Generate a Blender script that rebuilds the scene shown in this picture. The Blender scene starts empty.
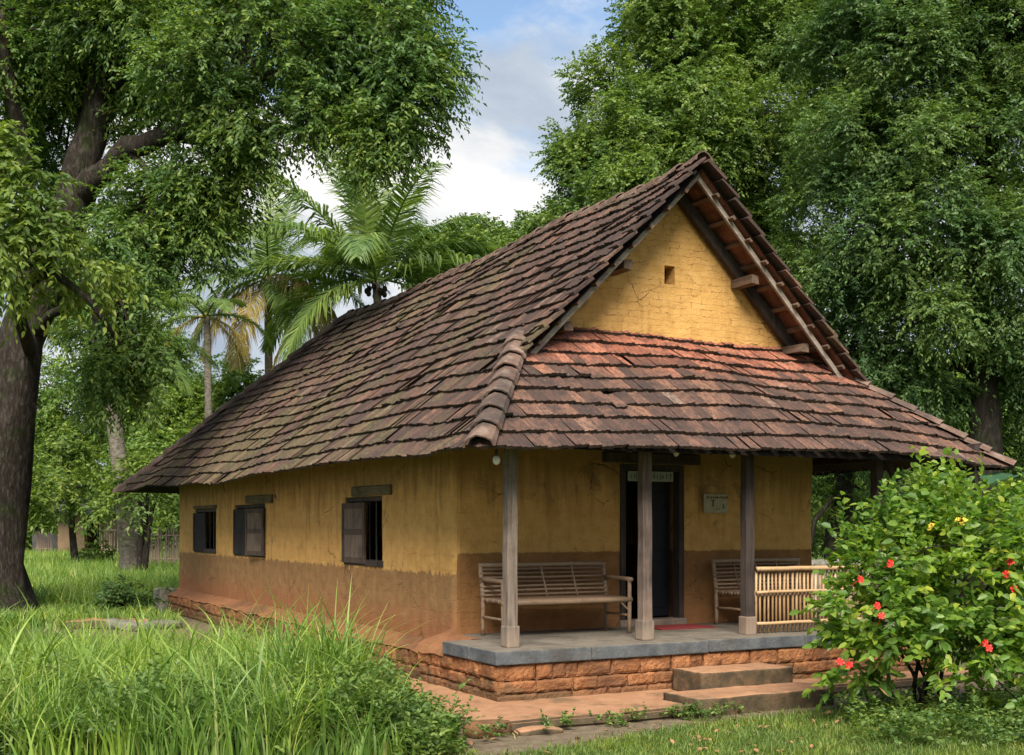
import bpy, bmesh, math, random
import numpy as np
from mathutils import Vector, Matrix, noise as mnoise

R = math.radians
random.seed(11)
scene = bpy.context.scene
col = scene.collection

# ------------------------------------------------------------------ camera
CAM = Vector((-5.715, -12.1, 1.78))
YAW = R(28.0)
FPX = 1218.0
HORIZON = 525.0
cam_data = bpy.data.cameras.new("camera")
cam_data.sensor_width = 36.0
cam_data.lens = FPX / 1024.0 * 36.0
cam_data.shift_y = (HORIZON - 377.5) / 1024.0
cam_data.clip_start = 0.1
cam_data.clip_end = 2000.0
cam = bpy.data.objects.new("camera", cam_data)
cam.location = CAM
cam.rotation_euler = (R(90), 0, -YAW)
col.objects.link(cam)
scene.camera = cam

# ------------------------------------------------------------------ light
SUN_DIR = Vector((-0.47, -0.80, 0.95)).normalized()      # towards the sun
SUN_EL = math.asin(SUN_DIR.z)
SUN_AZ = math.atan2(SUN_DIR.x, SUN_DIR.y)
world = bpy.data.worlds.new("World")
scene.world = world
world.use_nodes = True
sun_data = bpy.data.lights.new("sun", 'SUN')
sun_data.energy = 3.6
sun_data.angle = R(32)
sun_data.color = (1.0, 0.94, 0.84)
sun = bpy.data.objects.new("sun", sun_data)
sun.rotation_euler = (-SUN_DIR).to_track_quat('-Z', 'Y').to_euler()
sun.location = (-20, -20, 30)
col.objects.link(sun)
vs = scene.view_settings
vs.view_transform = 'Standard'
vs.look = 'None'
vs.exposure = 1.08
vs.gamma = 1.0
vs.use_curve_mapping = False
scene.cycles.max_bounces = 6
scene.cycles.diffuse_bounces = 3
scene.cycles.transmission_bounces = 3
scene.cycles.use_denoising = True
SKY_STRENGTH = 0.092


# ------------------------------------------------------------------ node helpers
class NT:
    def __init__(self, tree):
        self.t = tree
        self.n = tree.nodes
        self.l = tree.links

    def node(self, typ, ins=None, **props):
        nd = self.n.new(typ)
        for k, v in props.items():
            setattr(nd, k, v)
        if ins:
            for k, v in ins.items():
                self.put(nd.inputs[k], v)
        return nd

    def put(self, sock, v):
        if isinstance(v, bpy.types.NodeSocket):
            self.l.new(v, sock)
        else:
            sock.default_value = v

    def math(self, op, a, b=None, c=None, clamp=False):
        nd = self.n.new('ShaderNodeMath')
        nd.operation = op
        nd.use_clamp = clamp
        self.put(nd.inputs[0], a)
        if b is not None:
            self.put(nd.inputs[1], b)
        if c is not None:
            self.put(nd.inputs[2], c)
        return nd.outputs[0]

    def vmath(self, op, a, b=None):
        nd = self.n.new('ShaderNodeVectorMath')
        nd.operation = op
        self.put(nd.inputs[0], a)
        if b is not None:
            self.put(nd.inputs[1], b)
        return nd.outputs[0]

    def step(self, v, lo, hi):
        nd = self.n.new('ShaderNodeMapRange')
        nd.interpolation_type = 'SMOOTHSTEP'
        self.put(nd.inputs[0], v)
        self.put(nd.inputs[1], lo)
        self.put(nd.inputs[2], hi)
        return nd.outputs[0]

    def noise(self, vec, scale, detail=4.0, rough=0.55, dist=0.0):
        nd = self.n.new('ShaderNodeTexNoise')
        if vec is not None:
            self.put(nd.inputs['Vector'], vec)
        nd.inputs['Scale'].default_value = scale
        nd.inputs['Detail'].default_value = detail
        nd.inputs['Roughness'].default_value = rough
        nd.inputs['Distortion'].default_value = dist
        return nd.outputs[0]

    def mix(self, fac, a, b, blend='MIX'):
        nd = self.n.new('ShaderNodeMix')
        nd.data_type = 'RGBA'
        nd.blend_type = blend
        self.put(nd.inputs[0], fac)
        self.put(nd.inputs[6], a if isinstance(a, bpy.types.NodeSocket) else tuple(a) + (1.0,))
        self.put(nd.inputs[7], b if isinstance(b, bpy.types.NodeSocket) else tuple(b) + (1.0,))
        return nd.outputs[2]

    def ramp(self, fac, stops, interp='LINEAR'):
        nd = self.n.new('ShaderNodeValToRGB')
        self.put(nd.inputs[0], fac)
        cr = nd.color_ramp
        cr.interpolation = interp
        while len(cr.elements) < len(stops):
            cr.elements.new(0.5)
        for e, (p, c) in zip(cr.elements, stops):
            e.position = p
            e.color = tuple(c) + (1.0,) if len(c) == 3 else c
        return nd.outputs[0]

    def bump(self, h, strength=0.5, dist=0.02, normal=None):
        nd = self.n.new('ShaderNodeBump')
        nd.inputs['Strength'].default_value = strength
        nd.inputs['Distance'].default_value = dist
        self.put(nd.inputs['Height'], h)
        if normal is not None:
            self.put(nd.inputs['Normal'], normal)
        return nd.outputs[0]


def new_mat(name):
    m = bpy.data.materials.new(name)
    m.use_nodes = True
    t = NT(m.node_tree)
    bsdf = m.node_tree.nodes['Principled BSDF']
    return m, t, bsdf


def pos_of(t):
    return t.node('ShaderNodeNewGeometry').outputs['Position']


def island(t):
    return t.node('ShaderNodeNewGeometry').outputs['Random Per Island']


# ------------------------------------------------------------------ sky
def build_world():
    t = NT(world.node_tree)
    bg = world.node_tree.nodes['Background']
    sky = t.node('ShaderNodeTexSky', sky_type='NISHITA')
    sky.sun_disc = False
    sky.sun_elevation = SUN_EL
    sky.sun_rotation = SUN_AZ
    sky.air_density = 1.2
    sky.dust_density = 0.6
    sky.ozone_density = 2.0
    d = t.node('ShaderNodeTexCoord').outputs['Generated']
    sep = t.node('ShaderNodeSeparateXYZ', {0: d})
    mp = t.node('ShaderNodeMapping', {0: d})
    mp.inputs['Location'].default_value = (0.37, 0.1, 0.2)
    mp.inputs['Scale'].default_value = (1.0, 1.0, 1.7)
    big = t.noise(mp.outputs[0], 3.2, 8.0, 0.56, 0.15)
    # cumulus bank low in the sky, thinning upwards
    bank = t.math('MULTIPLY', t.step(sep.outputs[2], 0.41, 0.29), 0.23)
    m = t.math('ADD', big, bank)
    mask = t.step(m, 0.49, 0.60)
    mp2 = t.node('ShaderNodeMapping', {0: d})
    mp2.inputs['Location'].default_value = (1.3, 0.62, 0.05)
    mp2.inputs['Scale'].default_value = (1.0, 1.0, 2.2)
    body = t.noise(mp2.outputs[0], 5.0, 7.0, 0.55, 0.2)
    ccol = t.ramp(body, [(0.38, (2.3, 2.7, 3.3)), (0.49, (3.0, 3.4, 3.9)), (0.56, (4.5, 4.6, 4.7)), (0.68, (5.9, 5.8, 5.6))])
    skyc = t.mix(1.0, sky.outputs[0], (1.0, 1.0, 1.0), 'MULTIPLY')
    c = t.mix(mask, skyc, ccol)
    t.l.new(c, bg.inputs[0])
    bg.inputs[1].default_value = SKY_STRENGTH


build_world()


# ------------------------------------------------------------------ object helpers
def at(px, z_cam, z=0.0):
    """world point at ground plan position seen in column px and z_cam metres ahead, height z"""
    x = (px - 512.0) / FPX * z_cam
    c, s = math.cos(YAW), math.sin(YAW)
    return Vector((CAM.x + c * x + s * z_cam, CAM.y - s * x + c * z_cam, z))


def hz(py, z_cam):
    return CAM.z + (HORIZON - py) / FPX * z_cam


def pp(px, py, z_cam):
    return at(px, z_cam, hz(py, z_cam))


def tag(o, label=None, cat=None, group=None, kind=None):
    if label:
        o['label'] = label
    if cat:
        o['category'] = cat
    if group:
        o['group'] = group
    if kind:
        o['kind'] = kind
    return o


def empty(name, loc, label, cat, group=None, rz=0.0):
    o = bpy.data.objects.new(name, None)
    o.location = loc
    o.rotation_euler = (0, 0, rz)
    o.empty_display_size = 0.2
    col.objects.link(o)
    return tag(o, label, cat, group)


def copy_tree(o, parent=None):
    c = o.copy()
    col.objects.link(c)
    if parent is not None:
        c.parent = parent
    for ch in list(o.children):
        copy_tree(ch, c)
    return c


def world_base(parent):
    p = Vector((0, 0, 0))
    while parent is not None:
        p = p + Vector(parent.location)
        parent = parent.parent
    return p


class MB:
    """collects world-space geometry and links it as one mesh object"""

    def __init__(self):
        self.v = []
        self.f = []

    def box(self, lo, hi, jit=0.0, M=None):
        b = len(self.v)
        (x0, y0, z0), (x1, y1, z1) = lo, hi
        pts = [(x0, y0, z0), (x1, y0, z0), (x1, y1, z0), (x0, y1, z0),
               (x0, y0, z1), (x1, y0, z1), (x1, y1, z1), (x0, y1, z1)]
        for p in pts:
            p = Vector(p)
            if jit:
                p += Vector([random.uniform(-jit, jit) for _ in range(3)])
            if M is not None:
                p = M @ p
            self.v.append(tuple(p))
        for q in [(0, 3, 2, 1), (4, 5, 6, 7), (0, 1, 5, 4), (1, 2, 6, 5), (2, 3, 7, 6), (3, 0, 4, 7)]:
            self.f.append(tuple(b + i for i in q))
        return self

    def bar(self, p0, p1, w, h, up=Vector((0, 0, 1)), jit=0.0):
        """rectangular bar between two points, w across and h along up"""
        p0, p1 = Vector(p0), Vector(p1)
        d = (p1 - p0)
        ln = d.length
        d.normalize()
        s = d.cross(up)
        if s.length < 1e-5:
            s = d.cross(Vector((1, 0, 0)))
        s.normalize()
        u = s.cross(d).normalized()
        M = Matrix((s, d, u)).transposed().to_4x4()
        M.translation = p0
        return self.box((-w / 2, 0, -h / 2), (w / 2, ln, h / 2), jit, M)

    def tube(self, pts, rad, sides=8, cap=True, wob=0.0):
        pts = [Vector(p) for p in pts]
        n = len(pts)
        if not hasattr(rad, '__len__'):
            rad = [rad] * n
        b = len(self.v)
        prev = None
        for i, p in enumerate(pts):
            d = (pts[min(i + 1, n - 1)] - pts[max(i - 1, 0)])
            if d.length < 1e-9:
                d = Vector((0, 0, 1))
            d.normalize()
            if prev is None:
                a = d.orthogonal().normalized()
            else:
                a = prev - d * prev.dot(d)
                if a.length < 1e-6:
                    a = d.orthogonal()
                a.normalize()
            prev = a
            c = d.cross(a)
            for k in range(sides):
                th = 2 * math.pi * k / sides
                r = rad[i]
                if wob:
                    r *= 1.0 + wob * mnoise.noise(Vector((math.cos(th) * 1.7, math.sin(th) * 1.7, i * 0.55)) + p * 0.7)
                q = p + (a * math.cos(th) + c * math.sin(th)) * r
                self.v.append(tuple(q))
        for i in range(n - 1):
            for k in range(sides):
                k2 = (k + 1) % sides
                self.f.append((b + i * sides + k, b + i * sides + k2, b + (i + 1) * sides + k2, b + (i + 1) * sides + k))
        if cap:
            self.f.append(tuple(b + k for k in reversed(range(sides))))
            self.f.append(tuple(b + (n - 1) * sides + k for k in range(sides)))
        return self

    def ball(self, c, r, seg=8, rings=5, squash=1.0):
        b = len(self.v)
        c = Vector(c)
        self.v.append(tuple(c + Vector((0, 0, r * squash))))
        for i in range(1, rings):
            ph = math.pi * i / rings
            for k in range(seg):
                th = 2 * math.pi * k / seg
                self.v.append(tuple(c + Vector((r * math.sin(ph) * math.cos(th), r * math.sin(ph) * math.sin(th), r * squash * math.cos(ph)))))
        self.v.append(tuple(c - Vector((0, 0, r * squash))))
        for k in range(seg):
            self.f.append((b, b + 1 + k, b + 1 + (k + 1) % seg))
        for i in range(rings - 2):
            for k in range(seg):
                a = b + 1 + i * seg
                self.f.append((a + k, a + seg + k, a + seg + (k + 1) % seg, a + (k + 1) % seg))
        e = len(self.v) - 1
        a = b + 1 + (rings - 2) * seg
        for k in range(seg):
            self.f.append((e, a + (k + 1) % seg, a + k))
        return self

    def build(self, name, mat, parent=None, smooth=False, bevel=0.0, seg=1):
        off = world_base(parent)
        me = bpy.data.meshes.new(name)
        me.from_pydata([(x - off.x, y - off.y, z - off.z) for x, y, z in self.v], [], self.f)
        if bevel:
            bm = bmesh.new()
            bm.from_mesh(me)
            bmesh.ops.bevel(bm, geom=bm.edges[:], offset=bevel, segments=seg, affect='EDGES', profile=0.6, clamp_overlap=True)
            bm.to_mesh(me)
            bm.free()
        me.materials.append(mat)
        if smooth:
            me.polygons.foreach_set('use_smooth', [True] * len(me.polygons))
        me.update()
        o = bpy.data.objects.new(name, me)
        col.objects.link(o)
        if parent is not None:
            o.parent = parent
        return o


def np_mesh(name, V, F, mat, parent=None, smooth=False, mat_idx=None, mats=None):
    """V (n,3), F (m,k) numpy arrays in world space"""
    off = world_base(parent)
    V = np.asarray(V, dtype=np.float32) - np.array(off, dtype=np.float32)
    F = np.asarray(F, dtype=np.int32)
    m, k = F.shape
    me = bpy.data.meshes.new(name)
    me.vertices.add(len(V))
    me.vertices.foreach_set('co', V.ravel())
    me.loops.add(m * k)
    me.loops.foreach_set('vertex_index', F.ravel())
    me.polygons.add(m)
    me.polygons.foreach_set('loop_start', np.arange(0, m * k, k, dtype=np.int32))
    me.polygons.foreach_set('loop_total', np.full(m, k, dtype=np.int32))
    if smooth:
        me.polygons.foreach_set('use_smooth', np.ones(m, dtype=bool))
    for mm in (mats or [mat]):
        me.materials.append(mm)
    if mat_idx is not None:
        me.polygons.foreach_set('material_index', np.asarray(mat_idx, dtype=np.int32))
    me.update(calc_edges=True)
    o = bpy.data.objects.new(name, me)
    col.objects.link(o)
    if parent is not None:
        o.parent = parent
    return o


def unit(a):
    return a / np.maximum(np.linalg.norm(a, axis=-1, keepdims=True), 1e-9)


# ------------------------------------------------------------------ materials
def leaf_mat(name, stops, rough=0.5, trans=0.35, clump=0.35, spec=0.35, nscale=0.6):
    m, t, b = new_mat(name)
    r = island(t)
    c = t.ramp(r, stops)
    p = t.node('ShaderNodeTexCoord').outputs['Object']
    n = t.noise(p, nscale, 2.0)
    c2 = t.mix(t.step(n, 0.35, 0.65), c, t.mix(1.0, c, (1.45, 1.25, 0.95), 'MULTIPLY'))
    t.l.new(c2, b.inputs['Base Color'])
    b.inputs['Roughness'].default_value = rough
    b.inputs['Specular IOR Level'].default_value = spec
    tr = t.node('ShaderNodeBsdfTranslucent')
    t.l.new(t.mix(1.0, c2, (1.5, 1.6, 0.7), 'MULTIPLY'), tr.inputs[0])
    mx = t.node('ShaderNodeMixShader')
    mx.inputs[0].default_value = trans
    t.l.new(b.outputs[0], mx.inputs[1])
    t.l.new(tr.outputs[0], mx.inputs[2])
    out = m.node_tree.nodes['Material Output']
    t.l.new(mx.outputs[0], out.inputs[0])
    return m


def bark_mat(name, c1, c2, c3, scale=6.0, stretch=0.3, bump=0.8):
    m, t, b = new_mat(name)
    p = t.node('ShaderNodeTexCoord').outputs['Object']
    mp = t.node('ShaderNodeMapping', {0: p})
    mp.inputs['Scale'].default_value = (1, 1, stretch)
    n = t.noise(mp.outputs[0], scale, 6.0, 0.65, 0.4)
    n2 = t.noise(p, 1.6, 4.0, 0.6)
    c = t.ramp(n, [(0.3, c1), (0.52, c2), (0.72, c3)])
    c = t.mix(t.step(n2, 0.52, 0.66), c, t.mix(1.0, c, (0.75, 1.05, 0.6), 'MULTIPLY'))
    t.l.new(c, b.inputs['Base Color'])
    b.inputs['Roughness'].default_value = 0.95
    b.inputs['Specular IOR Level'].default_value = 0.1
    t.l.new(t.bump(n, bump, 0.06), b.inputs['Normal'])
    return m


def wood_mat(name, c1, c2, axis='Z', scale=9.0, rough=0.85, low=None):
    m, t, b = new_mat(name)
    p = pos_of(t)
    mp = t.node('ShaderNodeMapping', {0: p})
    sc = [1.0, 1.0, 1.0]
    sc['XYZ'.index(axis)] = 0.07
    mp.inputs['Scale'].default_value = sc
    n = t.noise(mp.outputs[0], scale * 3, 6.0, 0.7, 0.6)
    n2 = t.noise(p, 3.0, 4.0, 0.6)
    c = t.ramp(n, [(0.3, c1), (0.7, c2)])
    c = t.mix(t.step(n2, 0.45, 0.7), c, t.mix(1.0, c, (0.6, 0.58, 0.56), 'MULTIPLY'))
    if low is not None:                       # worn, mud splashed foot of the post
        sep = t.node('ShaderNodeSeparateXYZ', {0: p})
        zz = t.math('ADD', sep.outputs[2], t.math('MULTIPLY', n2, 0.5))
        c = t.mix(t.step(zz, low[1], low[0]), c, t.mix(n, low[2], low[3]))
    t.l.new(c, b.inputs['Base Color'])
    b.inputs['Roughness'].default_value = rough
    b.inputs['Specular IOR Level'].default_value = 0.25
    t.l.new(t.bump(n, 0.5, 0.012), b.inputs['Normal'])
    return m


def mud_wall_mat(name, gable=False):
    m, t, b = new_mat(name)
    p = pos_of(t)
    sep = t.node('ShaderNodeSeparateXYZ', {0: p})
    x, y, z = sep.outputs
    along = t.math('ADD', x, y)
    uv = t.node('ShaderNodeCombineXYZ', {0: along, 1: z, 2: 0.0}).outputs[0]
    nbig = t.noise(p, 1.1, 4.0, 0.6)
    nmid = t.noise(p, 6.0, 5.0, 0.6)
    nfine = t.noise(p, 45.0, 4.0, 0.65)
    mps = t.node('ShaderNodeMapping', {0: p})
    mps.inputs['Scale'].default_value = (1, 1, 0.12)
    streak = t.noise(mps.outputs[0], 7.0, 4.0, 0.6)
    yel = t.ramp(nmid, [(0.25, (0.46, 0.248, 0.072)), (0.5, (0.56, 0.315, 0.097)), (0.8, (0.64, 0.380, 0.130))])
    yel = t.mix(t.math('MULTIPLY', t.step(streak, 0.52, 0.72), 0.45), yel, (0.30, 0.16, 0.045))
    yel = t.mix(t.math('MULTIPLY', t.step(nbig, 0.40, 0.62), 0.35), yel, t.mix(1.0, yel, (1.10, 1.14, 1.3), 'MULTIPLY'))
    peel = t.step(t.noise(p, 2.4, 9.0, 0.72, 0.5), 0.600, 0.620)
    yel = t.mix(t.math('MULTIPLY', peel, 0.75), yel, (0.31, 0.180, 0.078))
    # distorted coordinates for courses and cracks
    dn = t.node('ShaderNodeTexNoise', {'Vector': p})
    dn.inputs['Scale'].default_value = 7.0 if gable else 3.0
    dn.inputs['Detail'].default_value = 6.0
    dn.inputs['Roughness'].default_value = 0.7
    off = t.vmath('SCALE', t.vmath('SUBTRACT', dn.outputs[1], (0.5, 0.5, 0.5)))
    off.node.inputs['Scale'].default_value = 0.13 if gable else 0.2
    uvd = t.vmath('ADD', uv, off)
    brick = t.node('ShaderNodeTexBrick', {'Vector': uvd})
    brick.inputs['Scale'].default_value = 1.0
    brick.inputs['Brick Width'].default_value = 0.30 if gable else 0.42
    brick.inputs['Row Height'].default_value = 0.078 if gable else 0.16
    brick.inputs['Mortar Size'].default_value = 0.006
    brick.inputs['Mortar Smooth'].default_value = 0.8
    joint = brick.outputs['Fac']
    vor = t.node('ShaderNodeTexVoronoi', {'Vector': t.vmath('MULTIPLY', uvd, (1.0, 1.5, 1.0))}, feature='DISTANCE_TO_EDGE')
    vor.inputs['Scale'].default_value = 2.0 if gable else 1.15
    crackw = t.math('MULTIPLY', t.step(nbig, 0.46 if gable else 0.50, 0.66), 0.018 if gable else 0.007)
    crack = t.math('LESS_THAN', vor.outputs[0], crackw)
    jl = t.math('MULTIPLY', joint, t.step(t.noise(p, 4.5, 6.0, 0.8), 0.52, 0.56))
    jl = t.math('MULTIPLY', jl, 0.8 if gable else 0.22)
    if gable:
        c = yel
    else:
        is_front = t.step(x, 0.03, 0.05)
        base = t.math('MULTIPLY_ADD', is_front, 0.24, 1.23)
        wob = t.math('MULTIPLY', t.math('SUBTRACT', t.math('ADD', t.math('MULTIPLY', t.noise(p, 9.0, 6.0, 0.75), 0.7), t.math('MULTIPLY', streak, 0.3)), 0.5), t.math('MULTIPLY_ADD', is_front, -0.28, 0.38))
        thr = t.math('ADD', base, wob)
        up = t.step(t.math('SUBTRACT', z, thr), -0.012, 0.012)
        brown = t.ramp(nmid, [(0.25, (0.215, 0.118, 0.048)), (0.55, (0.295, 0.165, 0.068)), (0.8, (0.36, 0.205, 0.088))])
        brown_f = t.mix(1.0, brown, (0.92, 0.80, 0.70), 'MULTIPLY')
        brown = t.mix(is_front, brown, brown_f)
        c = t.mix(up, brown, yel)
        # red splash of laterite mud along the foot of the wall
        zz = t.math('ADD', z, t.math('MULTIPLY', t.math('SUBTRACT', t.noise(p, 3.2, 5.0, 0.65), 0.5), 0.7))
        red = t.math('MULTIPLY', t.step(zz, 0.98, 0.52), t.math('MULTIPLY_ADD', is_front, -0.45, 0.95))
        c = t.mix(red, c, t.mix(nmid, (0.24, 0.100, 0.042), (0.36, 0.155, 0.066)))
        # darker, streaky tone towards the top of the wall
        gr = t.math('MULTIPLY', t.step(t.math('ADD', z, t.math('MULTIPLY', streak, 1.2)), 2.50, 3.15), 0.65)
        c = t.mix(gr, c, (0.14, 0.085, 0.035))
    pit = t.step(t.noise(p, 38.0, 4.0, 0.7), 0.635, 0.67)
    c = t.mix(t.math('MULTIPLY', pit, 0.6), c, (0.10, 0.055, 0.03))
    c = t.mix(jl, c, (0.22, 0.11, 0.035))
    c = t.mix(t.math('MULTIPLY', crack, 0.85), c, (0.06, 0.035, 0.02))
    t.l.new(c, b.inputs['Base Color'])
    b.inputs['Roughness'].default_value = 0.95
    b.inputs['Specular IOR Level'].default_value = 0.15
    h = t.math('SUBTRACT', t.math('MULTIPLY', nmid, 0.9), t.math('MULTIPLY', joint, 0.16 if gable else 0.15))
    h = t.math('ADD', h, t.math('MULTIPLY', nfine, 0.5))
    h = t.math('SUBTRACT', h, t.math('MULTIPLY', crack, 1.4))
    t.l.new(t.bump(h, 0.75, 0.025), b.inputs['Normal'])
    return m


def tile_mat(name, front=False):
    m, t, b = new_mat(name)
    p = pos_of(t)
    sep = t.node('ShaderNodeSeparateXYZ', {0: p})
    r = island(t)
    c = t.ramp(r, [(0.0, (0.085, 0.050, 0.038)), (0.3, (0.125, 0.068, 0.049)), (0.6, (0.165, 0.088, 0.061)),
                   (0.85, (0.215, 0.112, 0.074)), (0.96, (0.29, 0.145, 0.088)), (1.0, (0.29, 0.205, 0.155))])
    nb = t.noise(p, 0.9, 5.0, 0.65)
    nm = t.noise(p, 5.0, 6.0, 0.7)
    nf = t.noise(p, 28.0, 4.0, 0.7)
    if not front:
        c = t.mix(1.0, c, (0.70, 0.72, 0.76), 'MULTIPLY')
    # clean red clay where the upper roof shelters the tiles
    if front:
        zz = t.math('ADD', sep.outputs[2], t.math('MULTIPLY', t.math('SUBTRACT', nm, 0.5), 0.55))
        zz = t.math('ADD', zz, t.math('MULTIPLY', t.math('SUBTRACT', r, 0.5), 0.25))
        c = t.mix(t.math('MULTIPLY', t.step(zz, 3.38, 3.72), 0.92), c, t.mix(r, (0.37, 0.115, 0.062), (0.52, 0.200, 0.115)))
    # soot black lichen
    mpv = t.node('ShaderNodeMapping', {0: p})
    mpv.inputs['Scale'].default_value = (1.0, 0.25, 0.45) if front else (0.25, 1.0, 0.45)
    nv = t.noise(mpv.outputs[0], 34.0, 5.0, 0.75, 0.3)
    c = t.mix(t.math('MULTIPLY', t.step(nv, 0.42, 0.62), 0.62), c, (0.042, 0.033, 0.028))
    c = t.mix(t.math('MULTIPLY', t.step(nm, 0.46, 0.64), 0.70), c, (0.045, 0.036, 0.031))
    fl = t.noise(p, 75.0, 3.0, 0.8)
    c = t.mix(t.math('MULTIPLY', t.step(fl, 0.52, 0.60), 0.6), c, (0.045, 0.036, 0.032))
    # grey lichen freckles
    lich = t.math('MULTIPLY', t.step(nf, 0.60, 0.70), t.step(nb, 0.40, 0.58))
    c = t.mix(t.math('MULTIPLY', lich, 0.6), c, (0.30, 0.27, 0.23))
    if not front:
        # moss on the long shady slope, low and towards the back
        far = t.step(sep.outputs[1], -1.0, 7.0)
        lowz = t.step(sep.outputs[2], 5.2, 2.6)
        ms = t.math('MULTIPLY', t.step(t.math('ADD', nb, t.math('MULTIPLY', t.math('ADD', far, lowz), 0.07)), 0.54, 0.66), t.step(nf, 0.42, 0.60))
        c = t.mix(t.math('MULTIPLY', ms, 0.70), c, (0.112, 0.108, 0.040))
    t.l.new(c, b.inputs['Base Color'])
    b.inputs['Roughness'].default_value = 0.85
    b.inputs['Specular IOR Level'].default_value = 0.2
    t.l.new(t.bump(t.math('ADD', t.math('ADD', nf, nm), nv), 0.8, 0.014), b.inputs['Normal'])
    return m


def stone_mat(name, c1, c2, c3, dark=(0.05, 0.04, 0.03), dark_amt=0.5, moss=None, rand=True, bump=0.7, foot=False):
    m, t, b = new_mat(name)
    p = pos_of(t)
    nm = t.noise(p, 7.0, 6.0, 0.65)
    nf = t.noise(p, 40.0, 4.0, 0.7)
    nb = t.noise(p, 1.4, 4.0, 0.6)
    c = t.ramp(nm, [(0.28, c1), (0.5, c2), (0.75, c3)])
    if rand:
        r = island(t)
        c = t.mix(1.0, c, t.ramp(r, [(0, (0.72, 0.70, 0.68)), (1, (1.15, 1.12, 1.1))]), 'MULTIPLY')
    c = t.mix(t.math('MULTIPLY', t.step(nb, 0.50, 0.66), dark_amt), c, dark)
    c = t.mix(t.math('MULTIPLY', t.step(nf, 0.60, 0.70), 0.5), c, dark)
    if foot:
        # pitted laterite, and damp algae creeping up from the paving
        c = t.mix(t.math('MULTIPLY', t.step(t.noise(p, 70.0, 3.0, 0.7), 0.54, 0.60), 0.6), c, (0.10, 0.05, 0.028))
        zf = t.math('ADD', t.node('ShaderNodeSeparateXYZ', {0: p}).outputs[2], t.math('MULTIPLY', t.math('SUBTRACT', nb, 0.5), 0.9))
        c = t.mix(t.math('MULTIPLY', t.step(zf, 0.28, 0.10), 0.7), c, (0.085, 0.062, 0.034))
    if moss is not None:
        c = t.mix(t.math('MULTIPLY', t.step(t.noise(p, 2.6, 5.0, 0.7), 0.47, 0.62), 0.75), c, moss)
    t.l.new(c, b.inputs['Base Color'])
    b.inputs['Roughness'].default_value = 0.93
    b.inputs['Specular IOR Level'].default_value = 0.2
    t.l.new(t.bump(t.math('ADD', nm, t.math('MULTIPLY', nf, 0.6)), bump, 0.03), b.inputs['Normal'])
    return m


def top_side_stone(name, side, top, dark, amt=0.6):
    """stone with lighter colours on level faces and darker ones on upright faces"""
    m, t, b = new_mat(name)
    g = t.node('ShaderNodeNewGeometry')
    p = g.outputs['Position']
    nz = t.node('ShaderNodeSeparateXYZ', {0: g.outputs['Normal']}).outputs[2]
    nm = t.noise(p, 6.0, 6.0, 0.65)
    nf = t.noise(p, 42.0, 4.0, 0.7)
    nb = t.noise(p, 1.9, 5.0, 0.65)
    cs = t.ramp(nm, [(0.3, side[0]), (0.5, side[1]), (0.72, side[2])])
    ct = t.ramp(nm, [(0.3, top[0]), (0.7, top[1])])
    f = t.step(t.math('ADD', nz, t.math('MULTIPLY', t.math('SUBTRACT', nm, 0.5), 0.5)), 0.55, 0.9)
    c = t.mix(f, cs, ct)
    c = t.mix(t.math('MULTIPLY', t.step(t.math('ADD', nb, t.math('MULTIPLY', t.math('SUBTRACT', nf, 0.5), 0.25)), 0.50, 0.64), amt), c, dark)
    c = t.mix(t.math('MULTIPLY', t.step(nf, 0.60, 0.70), 0.35), c, dark)
    t.l.new(c, b.inputs['Base Color'])
    b.inputs['Roughness'].default_value = 0.92
    b.inputs['Specular IOR Level'].default_value = 0.2
    t.l.new(t.bump(t.math('ADD', nm, t.math('MULTIPLY', nf, 0.6)), 0.6, 0.025), b.inputs['Normal'])
    return m


def plain_mat(name, c, rough=0.7, var=0.25, scale=8.0, spec=0.3):
    m, t, b = new_mat(name)
    p = t.node('ShaderNodeTexCoord').outputs['Object']
    n = t.noise(p, scale, 5.0, 0.65)
    lo = tuple(v * (1 - var) for v in c)
    hi = tuple(min(1.0, v * (1 + var)) for v in c)
    t.l.new(t.ramp(n, [(0.3, lo), (0.7, hi)]), b.inputs['Base Color'])
    b.inputs['Roughness'].default_value = rough
    b.inputs['Specular IOR Level'].default_value = spec
    t.l.new(t.bump(n, 0.3, 0.01), b.inputs['Normal'])
    return m


def bamboo_mat(name, c1, c2, c3):
    m, t, b = new_mat(name)
    r = island(t)
    p = pos_of(t)
    n = t.noise(p, 14.0, 5.0, 0.7)
    c = t.ramp(r, [(0.0, c1), (0.5, c2), (1.0, c3)])
    c = t.mix(t.math('MULTIPLY', t.step(n, 0.50, 0.72), 0.55), c, (0.09, 0.055, 0.035))
    t.l.new(c, b.inputs['Base Color'])
    b.inputs['Roughness'].default_value = 0.6
    t.l.new(t.bump(n, 0.3, 0.006), b.inputs['Normal'])
    return m


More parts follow.
